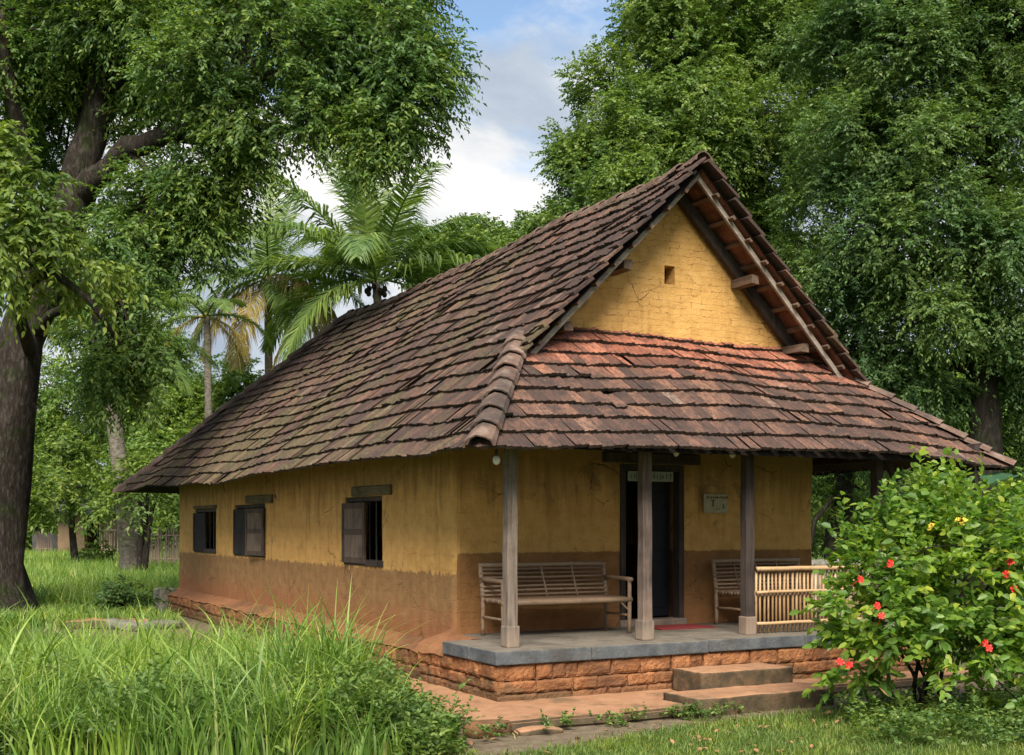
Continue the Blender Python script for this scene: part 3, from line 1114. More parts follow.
# ---- plinth, porch floor
def stone_course(mb, p0, p1, out, z0, z1, courses, wmin, wmax, depth=0.16, jit=0.010):
    p0, p1 = Vector(p0), Vector(p1)
    d = p1 - p0
    L = d.length
    d.normalize()
    zz = [z0]
    for c in range(courses):
        zz.append(z0 + (z1 - z0) * (c + 1) / courses + (random.uniform(-0.025, 0.025) if c < courses - 1 else 0))
    for c in range(courses):
        s = 0.0
        while s < L - 0.02:
            w = min(random.uniform(wmin, wmax), L - s)
            if L - s - w < 0.12:
                w = L - s
            pr = random.uniform(-0.014, 0.014)
            Mx = Matrix((d, out, Z3)).transposed().to_4x4()
            Mx.translation = p0
            g = 0.004
            b = len(mb.v)
            # front face subdivided 4 x 3 so that the block is lumpy
            nx, nz = max(5, int(w / 0.032)), 6
            tint = random.uniform(0, 60)
            ids = {}
            for iz in range(nz + 1):
                for ix in range(nx + 1):
                    u = s + g + (w - 2 * g) * ix / nx
                    z = zz[c] + g + (zz[c + 1] - zz[c] - 2 * g) * iz / nz
                    edge = (ix in (0, nx)) or (iz in (0, nz))
                    q = Vector((u, pr + (-0.016 if edge else 0.0), z))
                    h3 = Vector((u * 9 + tint, c * 3.1, z * 9))
                    q.y += mnoise.noise(h3) * 0.016 + mnoise.noise(h3 * 3.1) * 0.010
                    if edge:
                        q.x += mnoise.noise(h3 * 2 + Vector((5, 0, 0))) * jit * 1.2
                        q.z += mnoise.noise(h3 * 2 + Vector((0, 9, 0))) * jit * 1.2
                    ids[(ix, iz)] = len(mb.v)
                    mb.v.append(tuple(Mx @ q))
            for iz in range(nz):
                for ix in range(nx):
                    mb.f.append((ids[(ix, iz)], ids[(ix + 1, iz)], ids[(ix + 1, iz + 1)], ids[(ix, iz + 1)]))
            # sides going back into the mortar
            ring = [(i, 0) for i in range(nx)] + [(nx, i) for i in range(nz)] + [(nx - i, nz) for i in range(nx)] + [(0, nz - i) for i in range(nz)]
            back = {}
            for q in ring:
                v = Vector(mb.v[ids[q]]) - out * 0.07
                back[q] = len(mb.v)
                mb.v.append(tuple(v))
            for q, q2 in zip(ring, ring[1:] + ring[:1]):
                mb.f.append((ids[q2], ids[q], back[q], back[q2]))
            s += w


PX0, PX1, PY0 = -0.42, 5.55, -1.84
core = MB()
core.box((PX0 + 0.045, PY0 + 0.045, 0.0), (PX1 - 0.045, 0.05, 0.445))
core.box((-0.22, 0.05, 0.0), (WX + 0.16, WY + 0.16, 0.385))
core.build('plinth_core', M['mortar'], house)
pl = MB()
stone_course(pl, (PX0, PY0, 0), (PX1, PY0, 0), -Y, 0.02, 0.45, 3, 0.13, 0.44)
stone_course(pl, (PX0, 0.02, 0), (PX0, PY0, 0), -X, 0.02, 0.45, 3, 0.18, 0.36)
stone_course(pl, (PX1, PY0, 0), (PX1, 0.3, 0), X, 0.02, 0.45, 3, 0.22, 0.48)
pl.build('plinth', M['laterite'], house)
pl = MB()
stone_course(pl, (-0.26, WY + 0.2, 0), (-0.26, 0.02, 0), -X, 0.0, 0.38, 2, 0.2, 0.42, jit=0.022)
stone_course(pl, (WX + 0.2, WY + 0.2, 0), (-0.2, WY + 0.2, 0), Y, 0.0, 0.38, 2, 0.2, 0.42, jit=0.022)
pl.build('plinth', M['laterite'], house)

# earth fillet sloping from wall to plinth on the left
fm = MB()
n = 90
for i in range(n + 1):
    y = WY + 0.2 - (WY + 0.2) * i / n
    for k, (xx, zz) in enumerate(((-0.275, 0.365), (-0.20, 0.395), (-0.10, 0.425), (-0.02, 0.475), (0.03, 0.50))):
        j = mnoise.noise(Vector((xx * 4, y * 2.3, zz * 3))) * 0.028
        fm.v.append((xx + j, y, zz + j))
for i in range(n):
    for k in range(4):
        a = i * 5 + k
        fm.f.append((a, a + 5, a + 6, a + 1))
fm.build('earth_fillet', M['earth'], house, smooth=True)
MB().box((-0.42, WY - 0.1, 0.0), (-0.05, WY + 0.55, 0.48), 0.01).build('corner_block', M['greystone'], house, bevel=0.02)

# slab in several edge lengths
sl = MB()
xs = [PX0 - 0.03, 0.62, 2.05, 3.35, 4.4, PX1 + 0.03]
for a, b_ in zip(xs, xs[1:]):
    sl.box((a + 0.003, PY0 - 0.03, 0.452 + random.uniform(-.004, .004)), (b_ - 0.003, -1.30, ZF + random.uniform(-0.003, 0.003)))
ys = [-1.294, -0.66]
for a, b_ in zip(ys, ys[1:]):
    sl.box((PX0 - 0.03, a + 0.003, 0.452), (PX0 + 0.42, b_ - 0.003, ZF + random.uniform(-0.003, 0.003)))
sl.box((PX0 + 0.426, -1.294, 0.45), (PX1 + 0.03, 0.02, ZF - 0.002))
sl.box((WX + 0.02, 0.03, 0.3), (6.1, 10.0, ZF - 0.004))
em = MB()
n = 16
for i in range(n + 1):
    y = -0.665 + 0.74 * i / n
    for k, (xx, zz) in enumerate(((PX0 - 0.02, 0.42), (PX0 + 0.03, 0.50), (PX0 + 0.12, 0.555), (-0.10, 0.60), (0.012, 0.66 if y > -0.05 else 0.585))):
        j = mnoise.noise(Vector((xx * 4, y * 3.3, zz * 3))) * 0.03
        em.v.append((xx + j * 0.5, y, zz + j))
for i in range(n):
    for k in range(4):
        a = i * 5 + k
        em.f.append((a, a + 1, a + 6, a + 5))
em.build('earth_fillet', M['earth'], house, smooth=True)
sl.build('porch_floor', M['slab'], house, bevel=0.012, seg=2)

# ---- posts
post_mats = [M['wood_grey'], M['wood_post'], M['wood_dark'], M['wood_dark']]
for i, x in enumerate((-0.115, 1.475, 2.825, 4.735)):
    y = -1.53
    mb = MB()
    w = 0.056
    for k in range(9):
        z = ZF + 0.20 + (2.78 - ZF - 0.20) * k / 8
        j = 0.004 * math.sin(k * 1.9 + i)
        ww = w * (1.03 - 0.05 * k / 8)
        for (sx, sy) in ((-1, -1), (1, -1), (1, 1), (-1, 1)):
            mb.v.append((x + sx * ww + j, y + sy * ww + random.uniform(-.002, .002), z))
    for k in range(8):
        for c in range(4):
            a, b_ = k * 4 + c, k * 4 + (c + 1) % 4
            mb.f.append((a, b_, b_ + 4, a + 4))
    mb.f.append((32, 33, 34, 35))
    po = mb.build('post', post_mats[i], house, bevel=0.008)
    hgt = 0.21 if i < 2 else 0.2
    w = 0.054
    MB().box((x - 0.072, y - 0.072, ZF + 0.001), (x + 0.072, y + 0.072, ZF + hgt), 0.004).build('post_base', [M['wood_grey'], M['wood_grey'], M['wood_post'], M['wood_dark']][i], po, bevel=0.014, seg=2)
# posts along the right veranda
for y in (2.6, 6.4, 10.2):
    MB().bar((5.98, y, ZF), (5.98, y, 2.64), 0.17, 0.17, jit=0.01).build('post', M['wood_dark'], house, bevel=0.01)
MB().bar((5.05, -1.53, 2.30), (4.74, -1.53, 2.74), 0.06, 0.07).build('brace', M['wood_dark'], house)

# ---- windows
def window(y0, y1, z0, z1, lint, shutters):
    fr = MB()
    d0, d1, t_ = 0.03, 0.13, 0.06
    fr.box((d0, y0, z0), (d1, y0 + t_, z1))
    fr.box((d0, y1 - t_, z0), (d1, y1, z1))
    fr.box((d0 - 0.004, y0 + 0.002, z1 - t_), (d1 + 0.004, y1 - 0.002, z1 - 0.001))
    fr.box((d0 - 0.045, y0 - 0.03, z0 - 0.02), (d1 + 0.004, y1 + 0.03, z0 + t_))
    w = fr.build('window', M['wood_dark'], house, bevel=0.004)
    bars = MB()
    k = 5
    for i in range(k):
        y = y0 + t_ + (y1 - y0 - 2 * t_) * (i + 0.5) / k
        bars.tube([(0.09, y, z0 + t_), (0.09, y, z1 - t_)], 0.010, 6)
    bars.build('window_bars', M['iron'], w)
    for (hy, dirn, ang, wd, mat) in shutters:
        # shutter hinged at y=hy, extends along dirn*wd when flat on the wall face, swung by ang
        s = MB()
        ca, sa = math.cos(R(ang)), math.sin(R(ang))
        Mx = Matrix(((-sa, 0, 0), (ca * dirn, 0, 0), (0, 0, 1))).to_4x4()
        ax = Vector((-sa, ca * dirn, 0))
        nx = Vector((ca * dirn, sa, 0)) if dirn > 0 else Vector((-ca, -sa, 0)) * -1
        nx = ax.cross(Z3).normalized()
        Mx = Matrix((ax, nx, Z3)).transposed().to_4x4()
        Mx.translation = Vector((-0.035, hy, 0))
        h0, h1 = z0 + 0.01, z1 - 0.075
        zm = h0 + (h1 - h0) * 0.52
        s.box((0.0, -0.016, h0), (0.075, 0.016, h1), 0, Mx)
        s.box((wd - 0.075, -0.016, h0), (wd, 0.016, h1), 0, Mx)
        for (za, zb) in ((h0, h0 + 0.075), (zm - 0.035, zm + 0.035), (h1 - 0.075, h1)):
            s.box((0.076, -0.015, za), (wd - 0.076, 0.015, zb), 0, Mx)
        sh = s.build('shutter', mat, w, bevel=0.003)
        pn = MB()
        pn.box((0.07, -0.006, h0 + 0.07), (wd - 0.07, 0.006, zm - 0.03), 0, Mx)
        pn.box((0.07, -0.006, zm + 0.03), (wd - 0.07, 0.006, h1 - 0.07), 0, Mx)
        pn.build('shutter_panel', M['wood_panel'] if mat is M['wood_shut'] else mat, w)
    if lint:
        (ly0, ly1, lz0, lz1) = lint
        MB().box((-0.035, ly0, lz0), (0.12, ly1, lz1), 0.008).build('lintel', M['lintel'], house, bevel=0.012)
    return w


window(*WIN[0], (1.78, 3.15, 2.15, 2.28), [(3.44, -1, -1, 0.80, M['wood_shut'])])
window(*WIN[1], (6.7, 8.2, 2.13, 2.27), [(7.10, 1, 5, 0.80, M['wood_shut']), (8.90, -1, -3, 1.0, M['shut_black'])])
window(*WIN[2], (10.2, 11.9, 2.09, 2.15), [(11.83, -1, -3, 0.80, M['shut_black'])])

# ---- door
df = MB()
df.box((DX0, -0.02, ZF + 0.021), (DX0 + 0.075, 0.12, DZ1))
df.box((DX1 - 0.075, -0.02, ZF + 0.021), (DX1, 0.12, DZ1))
df.box((DX0 + 0.076, -0.018, DZ1 - 0.075), (DX1 - 0.076, 0.12, DZ1 - 0.001))
door = df.build('door', M['wood_dark'], house, bevel=0.004)
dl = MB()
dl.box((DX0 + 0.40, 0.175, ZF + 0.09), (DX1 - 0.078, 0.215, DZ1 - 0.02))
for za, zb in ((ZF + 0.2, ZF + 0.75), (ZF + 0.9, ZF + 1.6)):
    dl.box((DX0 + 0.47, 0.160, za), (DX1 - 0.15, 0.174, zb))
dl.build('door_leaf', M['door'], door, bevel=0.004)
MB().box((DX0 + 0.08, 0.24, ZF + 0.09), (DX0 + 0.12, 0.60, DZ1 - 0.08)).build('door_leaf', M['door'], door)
MB().tube([(DX0 + 0.46, 0.16, ZF + 0.92), (DX0 + 0.46, 0.13, ZF + 0.95), (DX0 + 0.46, 0.13, ZF + 1.03), (DX0 + 0.46, 0.16, ZF + 1.06)], 0.008, 6).build('handle', M['iron'], door)
MB().box((DX0 - 0.02, -0.06, ZF - 0.01), (DX1 + 0.02, 0.16, ZF + 0.075), 0.004).build('threshold', M['wood_grey'], door, bevel=0.01)
MB().box((DX0 - 0.24, -0.06, 2.515), (DX1 + 0.22, 0.10, 2.64), 0.006).build('lintel', M['wood_dark'], house, bevel=0.012)

# ------------------------------------------------------------------ apron, steps, stones
ap = MB()
outline = [(-1.12, -2.93), (-0.4, -2.88), (0.3, -2.92), (1.12, -2.90), (1.12, -2.40), (4.6, -2.40), (5.6, -2.35), (5.6, -1.7), (-0.4, -1.7), (-0.4, 6.0), (-0.9, 6.0), (-1.05, 3.0), (-1.0, 0.0), (-1.08, -1.6)]
bm = bmesh.new()
vsb = [bm.verts.new((x + random.uniform(-.03, .03), y + random.uniform(-.02, .02), 0.0)) for x, y in outline]
f = bm.faces.new(vsb)
if f.normal.z < 0:
    f.normal_flip()
ex = bmesh.ops.extrude_face_region(bm, geom=[f])
for v in [e for e in ex['geom'] if isinstance(e, bmesh.types.BMVert)]:
    v.co.z = 0.10 + random.uniform(-0.008, 0.008)
bmesh.ops.recalc_face_normals(bm, faces=bm.faces[:])
bmesh.ops.triangulate(bm, faces=[q for q in bm.faces if len(q.verts) > 4])
bmesh.ops.bevel(bm, geom=[e for e in bm.edges if e.calc_face_angle(0) > 0.6], offset=0.022, segments=2, affect='EDGES')
me = bpy.data.meshes.new('pavement')
bm.to_mesh(me)
bm.free()
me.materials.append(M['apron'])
ao = bpy.data.objects.new('pavement', me)
col.objects.link(ao)
tag(ao, kind='structure')


def rock(name, lo, hi, mat, label, cat, jit=0.02, cuts=5, rnd=0.05, group=None, rz=0.0):
    lo, hi = Vector(lo), Vector(hi)
    c = (lo + hi) / 2
    h = (hi - lo) / 2
    bm = bmesh.new()
    bmesh.ops.create_cube(bm, size=2.0)
    bmesh.ops.subdivide_edges(bm, edges=bm.edges[:], cuts=cuts, use_grid_fill=True)
    sd = random.uniform(0, 50)
    for v in bm.verts:
        q = Vector((v.co.x * h.x, v.co.y * h.y, v.co.z * h.z))
        # round the edges
        inner = Vector([max(-(h[i] - rnd), min(h[i] - rnd, q[i])) for i in range(3)])
        d = q - inner
        if d.length > 1e-6:
            q = inner + d.normalized() * min(rnd, d.length)
        nn = Vector([mnoise.noise(q * 3.5 + Vector((sd + k * 7, sd, k * 3))) for k in range(3)])
        n2 = Vector([mnoise.noise(q * 11 + Vector((sd + k * 7, sd, k * 3))) for k in range(3)])
        v.co = q + nn * jit + n2 * jit * 0.4 + Vector((0, 0, h.z))
    me = bpy.data.meshes.new(name)
    bm.to_mesh(me)
    bm.free()
    me.polygons.foreach_set('use_smooth', [True] * len(me.polygons))
    me.materials.append(mat)
    o = bpy.data.objects.new(name, me)
    o.location = (c.x, c.y, lo.z)
    o.rotation_euler = (0, 0, rz)
    col.objects.link(o)
    return tag(o, label, cat, group)


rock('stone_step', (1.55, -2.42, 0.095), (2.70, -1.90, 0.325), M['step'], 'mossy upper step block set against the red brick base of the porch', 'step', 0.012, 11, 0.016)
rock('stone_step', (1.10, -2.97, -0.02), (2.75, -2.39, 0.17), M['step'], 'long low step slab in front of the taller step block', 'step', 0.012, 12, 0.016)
rock('loose_stone', (-1.28, -3.02, -0.02), (-0.86, -2.80, 0.13), M['laterite'], 'reddish loose stone at the outer corner of the apron', 'stone', 0.03, 4, 0.06, rz=0.3)
rock('loose_stone', (-0.84, -3.10, -0.03), (-0.42, -2.94, 0.05), M['step'], 'flat grey brown stone lying in the dirt beside the reddish corner stone', 'stone', 0.02, 4, 0.04, rz=-0.1)
# stone edging under the left tree and the flat slab by the house
a = at(60, 22.5)
for i, (px, Zc, sx, sy, sz, rz_) in enumerate(((58, 22.4, 0.6, 0.2, 0.14, 0.2), (84, 21.8, 0.7, 0.2, 0.13, -0.3), (108, 21.0, 0.75, 0.22, 0.16, -0.5))):
    c = at(px, Zc)
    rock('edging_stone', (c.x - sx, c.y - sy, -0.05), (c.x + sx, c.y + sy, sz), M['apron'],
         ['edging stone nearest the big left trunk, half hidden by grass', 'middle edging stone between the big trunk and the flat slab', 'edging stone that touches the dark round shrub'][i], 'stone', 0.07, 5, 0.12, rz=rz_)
c = at(140, 21.0)
rock('flat_slab', (c.x - 0.5, c.y - 0.6, 0.0), (c.x + 0.5, c.y + 0.6, 0.15), M['greystone'], 'flat pale grey slab lying beside the back corner of the house', 'slab', 0.04, 6, 0.06, rz=0.35)


# ------------------------------------------------------------------ porch furniture
def bench(loc, length, rz, label, mat, arms=True):
    b = empty('bamboo_bench', loc, label, 'bench', 'old bamboo benches on the porch')
    L, D = length, 0.50
    SZ, BZ, AZ = 0.385, 0.78, 0.60
    bx, by, bz = loc
    cr, sr_ = math.cos(rz), math.sin(rz)

    def W(x, y, z):
        return (bx + cr * x - sr_ * y, by + sr_ * x + cr * y, bz + z)

    def cyl(mb, p, q, r, nodes=0):
        p, q = Vector(p), Vector(q)
        n = 5
        pts, rad = [], []
        for i in range(n):
            f = i / (n - 1)
            pts.append(p.lerp(q, f) + Vector([random.uniform(-1, 1) for _ in range(3)]) * 0.003)
            rad.append(r * (1.0 + random.uniform(-0.08, 0.10)))
        mb.tube(pts, rad, 7)
    for (x, front) in ((0, 0), (L, 0)):
        m1 = MB()
        cyl(m1, W(x, 0, 0), W(x, 0, AZ if arms else SZ), 0.024)
        m1.build('leg', mat, b, smooth=True)
        m2 = MB()
        cyl(m2, W(x, D, 0), W(x, D + 0.0, SZ), 0.024)
        cyl(m2, W(x, D, SZ - 0.02), W(x, D + 0.07, BZ), 0.024)
        m2.build('leg', mat, b, smooth=True)
        if arms:
            m3 = MB()
            cyl(m3, W(x, -0.04, AZ), W(x, D + 0.05, AZ + 0.01), 0.024)
            m3.build('armrest', mat, b, smooth=True)
        m4 = MB()
        cyl(m4, W(x, 0.01, 0.20), W(x, D, 0.20), 0.015)
        m4.build('stretcher', mat, b, smooth=True)
    s = MB()
    cyl(s, W(-0.02, -0.005, SZ - 0.01), W(L + 0.02, -0.005, SZ - 0.01), 0.032)
    for k in range(9):
        y = 0.05 + k * (D - 0.06) / 8
        cyl(s, W(-0.01, y, SZ), W(L + 0.01, y, SZ + random.uniform(-.004, .004)), 0.021)
    s.build('seat', mat, b, smooth=True)
    r = MB()
    for k in range(8):
        f = k / 7
        z = SZ + 0.05 + f * (BZ - SZ - 0.07)
        cyl(r, W(-0.02, D + 0.07 * f - 0.01, z), W(L + 0.02, D + 0.07 * f - 0.01, z), 0.026 if k == 7 else 0.0135)
    for k in range(1, 4):
        x = L * k / 4
        cyl(r, W(x, D - 0.035, SZ), W(x - 0.05, D + 0.045, BZ - 0.02), 0.011)
    r.build('backrest', mat, b, smooth=True)
    for x, sx in ((0, 1), (L, -1)):
        g = MB()
        cyl(g, W(x, 0.0, 0.24), W(x + sx * 0.13, 0.0, SZ - 0.02), 0.010)
        g.build('brace', mat, b, smooth=True)
    return b


bench((0.22, -0.74, ZF), 1.56, R(-1.5), 'long weathered bamboo bench behind the pale grey first porch post', M['bamboo'])
bench((3.42, -0.72, ZF), 1.35, R(1.0), 'shorter bamboo bench half hidden behind the pale bamboo railing', M['bamboo'], arms=False)

rail = empty('bamboo_railing', (3.6, -1.53, ZF), 'pale bamboo picket railing between the dark third porch post and the red flowered bush', 'railing')
x0, x1 = 2.93, 4.63
for z, r in ((ZF + 0.715, 0.026), (ZF + 0.46, 0.017), (ZF + 0.115, 0.019)):
    mb = MB()
    pts = [(x0 + (x1 - x0) * i / 9, -1.56, z + random.uniform(-.003, .003)) for i in range(10)]
    mb.tube(pts, [r * random.uniform(0.96, 1.08) for _ in pts], 8)
    mb.build('rail', M['bamboo_new'], rail, smooth=True)
pk = MB()
k = 30
for i in range(k):
    x = x0 + 0.02 + (x1 - x0 - 0.04) * i / (k - 1) + random.uniform(-.006, .006)
    pk.tube([(x, -1.525, ZF + 0.012), (x + random.uniform(-.004, .004), -1.525, ZF + 0.4), (x + random.uniform(-.008, .008), -1.525, ZF + 0.70)], 0.0135 * random.uniform(0.85, 1.15), 6)
pk.build('pickets', M['bamboo_new'], rail, smooth=True)

# red mat
mm = MB()
nx, ny = 14, 8
for j in range(ny + 1):
    for i in range(nx + 1):
        x = 2.32 + 0.78 * i / nx
        y = -0.62 + 0.46 * j / ny
        mm.v.append((x, y, ZF + 0.012 + 0.006 * mnoise.noise(Vector((x * 5, y * 5, 1)))))
for j in range(ny):
    for i in range(nx):
        q = j * (nx + 1) + i
        mm.f.append((q, q + 1, q + nx + 2, q + nx + 1))
o = mm.build('door_mat', M['mat_red'])
sm = o.modifiers.new('thick', 'SOLIDIFY')
sm.thickness = 0.012
tag(o, 'worn dark red mat on the porch floor before the door', 'mat')


def text_mesh(body, size, mat, parent, loc, name='lettering'):
    cu = bpy.data.curves.new(name, 'FONT')
    cu.body = body
    cu.size = size
    cu.align_x = 'CENTER'
    cu.align_y = 'CENTER'
    cu.extrude = 0.0015
    tmp = bpy.data.objects.new(name + '_curve', cu)
    col.objects.link(tmp)
    dg = bpy.context.evaluated_depsgraph_get()
    me = bpy.data.meshes.new_from_object(tmp.evaluated_get(dg))
    bpy.data.objects.remove(tmp)
    me.materials.clear()
    me.materials.append(mat)
    o = bpy.data.objects.new(name, me)
    col.objects.link(o)
    o.parent = parent
    o.location = Vector(loc) - world_base(parent)
    o.rotation_euler = (R(90), 0, 0)
    return o


# narrow name board over the door: worn, unreadable strokes
sg = empty('name_board', (2.56, -0.045, 2.36), 'narrow pale name board with worn dark lettering above the doorway', 'sign')
MB().box((2.25, -0.045, 2.30), (2.90, -0.022, 2.42)).build('board', M['sign'], sg, bevel=0.003)
lt = MB()
x = 2.28
while x < 2.86:
    w = random.uniform(0.012, 0.03)
    for k in range(random.choice((2, 3))):
        zc = 2.36 + random.uniform(-0.022, 0.022)
        if random.random() < 0.5:
            lt.box((x, -0.0475, zc - 0.005), (x + w, -0.0455, zc + 0.005))
        else:
            lt.box((x + w * 0.3, -0.0475, zc - 0.022), (x + w * 0.3 + 0.008, -0.0455, zc + 0.022))
    x += w + random.choice((0.008, 0.01, 0.03))
lt.build('lettering', M['ink'], sg)
pq = empty('wall_plaque', (3.62, -0.03, 1.98), 'small cream wall plaque with faded brown marks right of the door', 'plaque')
MB().box((3.36, -0.04, 1.93), (3.73, -0.024, 2.16)).build('board', M['plaque'], pq, bevel=0.003)
lt = MB()
x = 3.40
while x < 3.70:
    lt.box((x, -0.0425, 2.10 + random.uniform(0, 0.012)), (x + 0.02, -0.0405, 2.125 + random.uniform(0, 0.015)))
    x += 0.03
lt.box((3.485, -0.0425, 2.005), (3.507, -0.0405, 2.085))
lt.box((3.46, -0.0425, 2.075), (3.53, -0.0405, 2.088))
lt.box((3.645, -0.0425, 1.985), (3.662, -0.0405, 2.04))
lt.box((3.662, -0.0425, 1.985), (3.68, -0.0405, 1.996))
lt.box((3.54, -0.0425, 1.97), (3.60, -0.0405, 1.978))
lt.build('lettering', M['ink_red'], pq)

# bulbs under the eaves
for i, (x, y, lab) in enumerate(((-0.38, -1.75, 'bare light bulb hanging under the left corner of the porch eave'), (2.72, -0.35, 'bare light bulb hanging above the door lintel'), (3.55, -0.35, 'bare light bulb hanging above the wall plaque'))):
    zb = 2.40 if i == 0 else 2.63
    lb = empty('light_bulb', (x, y, zb), lab, 'light bulb', 'bare bulbs under the porch roof')
    MB().ball((x, y, zb), 0.038, 10, 7, 1.2).build('glass', M['bulb'], lb, smooth=True)
    cb = MB()
    cb.tube([(x, y, zb + 0.04), (x, y, zb + 0.10)], 0.018, 8)
    cb.tube([(x, y, zb + 0.10), (x, y, zb + 0.34)], 0.004, 5)
    cb.build('holder', M['iron'], lb)


# ------------------------------------------------------------------ foliage generators
def sprays(cent, outd, rng, twigs, leaves, tlen, ll, lw, spread=0.8, up=0.25, droop=0.25, start=0.12, hang=0.25, six=False, flat=0.5):
    """leaves on twigs that leave every clump centre; returns V, F"""
    C = np.repeat(cent, twigs, axis=0)
    O = np.repeat(outd, twigs, axis=0)
    T = len(C)
    C = C + rng.normal(0, start, (T, 3))
    D = unit(O + rng.normal(0, spread, (T, 3)) + np.array([0, 0, up]))
    TL = tlen * rng.uniform(0.6, 1.25, T)
    tt = np.linspace(0.15, 1.0, leaves)[None, :] + rng.uniform(-0.04, 0.04, (T, leaves))
    P = C[:, None, :] + D[:, None, :] * (TL[:, None] * tt)[:, :, None]
    P[:, :, 2] -= droop * (TL[:, None] * tt * tt)
    lat = unit(np.cross(D, np.array([0, 0, 1.0])) + 1e-4)
    sgn = np.where(np.arange(leaves) % 2 == 0, 1.0, -1.0)
    ld = unit(D[:, None, :] * 0.6 + lat[:, None, :] * sgn[None, :, None] * 0.75 + rng.normal(0, 0.28, (T, leaves, 3)) + np.array([0, 0, -hang]))
    nn = rng.normal(0, 1 - flat, (T, leaves, 3)) + np.array([0, 0, flat * 1.2]) + O[:, None, :] * 0.35
    P = P.reshape(-1, 3)
    ld = ld.reshape(-1, 3)
    nn = nn.reshape(-1, 3)
    W = unit(np.cross(ld, nn))
    nn = unit(np.cross(W, ld))
    n = len(P)
    sc = rng.uniform(0.65, 1.2, n)[:, None]
    L = ll * sc
    Wd = lw * sc * 0.5
    if not six:
        V = np.empty((n, 4, 3))
        V[:, 0] = P
        V[:, 1] = P + ld * L * 0.45 + W * Wd + nn * Wd * 0.35
        V[:, 2] = P + ld * L - np.array([0, 0, 1]) * L * 0.10
        V[:, 3] = P + ld * L * 0.45 - W * Wd + nn * Wd * 0.35
        idx = np.arange(n)[:, None] * 4
        F = np.concatenate([idx + np.array([0, 1, 2]), idx + np.array([0, 2, 3])])
    else:
        V = np.empty((n, 6, 3))
        V[:, 0] = P
        V[:, 1] = P + ld * L * 0.28 + W * Wd + nn * Wd * 0.3
        V[:, 2] = P + ld * L * 0.68 + W * Wd * 0.85 + nn * Wd * 0.2 - np.array([0, 0, 1]) * L * 0.05
        V[:, 3] = P + ld * L - np.array([0, 0, 1]) * L * 0.16
        V[:, 4] = P + ld * L * 0.68 - W * Wd * 0.85 + nn * Wd * 0.2 - np.array([0, 0, 1]) * L * 0.05
        V[:, 5] = P + ld * L * 0.28 - W * Wd + nn * Wd * 0.3
        idx = np.arange(n)[:, None] * 6
        F = np.concatenate([idx + np.array([0, 1, 2, 3]), idx + np.array([0, 3, 4, 5])])
    return V.reshape(-1, 3), F


def billows(lobes, rng, k=8, f=0.46):
    """every lobe breaks into smaller rounded billows round its surface"""
    out = []
    for l in lobes:
        c = np.array(l[0], dtype=float)
        r = np.array(l[1] if hasattr(l[1], '__len__') else (l[1],) * 3, dtype=float)
        w = l[2] if len(l) > 2 else 1.0
        for _ in range(k):
            d = unit(rng.normal(0, 1, 3) + np.array([0, 0, 0.25]))
            ff = f * rng.uniform(0.75, 1.25)
            out.append((tuple(c + d * r * (1.0 - ff * 0.75)), tuple(r * ff * np.array([1.1, 1.1, 0.8])), w))
        out.append((tuple(c), tuple(r * 0.55), w * 0.5))
    return out


def clumps(lobes, rng, per, rmin=0.45):
    """lobes: list of (centre, (rx, ry, rz) or r, weight)"""
    cs, os_ = [], []
    ctr = np.mean([np.array(l[0]) for l in lobes], axis=0)
    for l in lobes:
        c = np.array(l[0], dtype=float)
        r = np.array(l[1] if hasattr(l[1], '__len__') else (l[1],) * 3, dtype=float)
        w = l[2] if len(l) > 2 else 1.0
        n = max(4, int(per * w * (r[0] * r[2] + r[1] * r[2] + r[0] * r[1]) / 3))
        d = unit(rng.normal(0, 1, (n, 3)))
        rad = rng.uniform(rmin ** 2, 1.0, n) ** 0.5
        p = c + d * r * rad[:, None]
        cs.append(p)
        os_.append(unit(unit(d / r) * 0.75 + unit(p - ctr) * 0.35))
    return np.concatenate(cs), np.concatenate(os_)


def limb_path(p0, p1, bend, n=7, sag_=0.0):
    p0, p1 = Vector(p0), Vector(p1)
    pts = []
    for i in range(n):
        f = i / (n - 1)
        q = p0.lerp(p1, f) + Vector(bend) * math.sin(math.pi * f)
        q += Vector([random.uniform(-1, 1) for _ in range(3)]) * 0.03 * (p1 - p0).length * (0 < i < n - 1) * 0.6
        pts.append(q)
    return pts


def taper(r0, r1, n):
    return [r0 + (r1 - r0) * (i / (n - 1)) for i in range(n)]


def twig_wood(mb, cent, hubs, rng, frac=0.5, r=0.02):
    """thin branches from the nearest hub to a share of the clumps"""
    hubs = np.array([tuple(h) for h in hubs])
    for c in cent:
        if rng.random() > frac:
            continue
        d = np.linalg.norm(hubs - c, axis=1)
        h = hubs[np.argmin(d)]
        dd = float(d.min())
        if dd < 0.15:
            continue
        mb.tube(limb_path(h, c, (0, 0, 0.06 * dd), 4), taper(r * min(2.2, 0.6 + dd * 0.6), 0.006, 4), 4, cap=False)


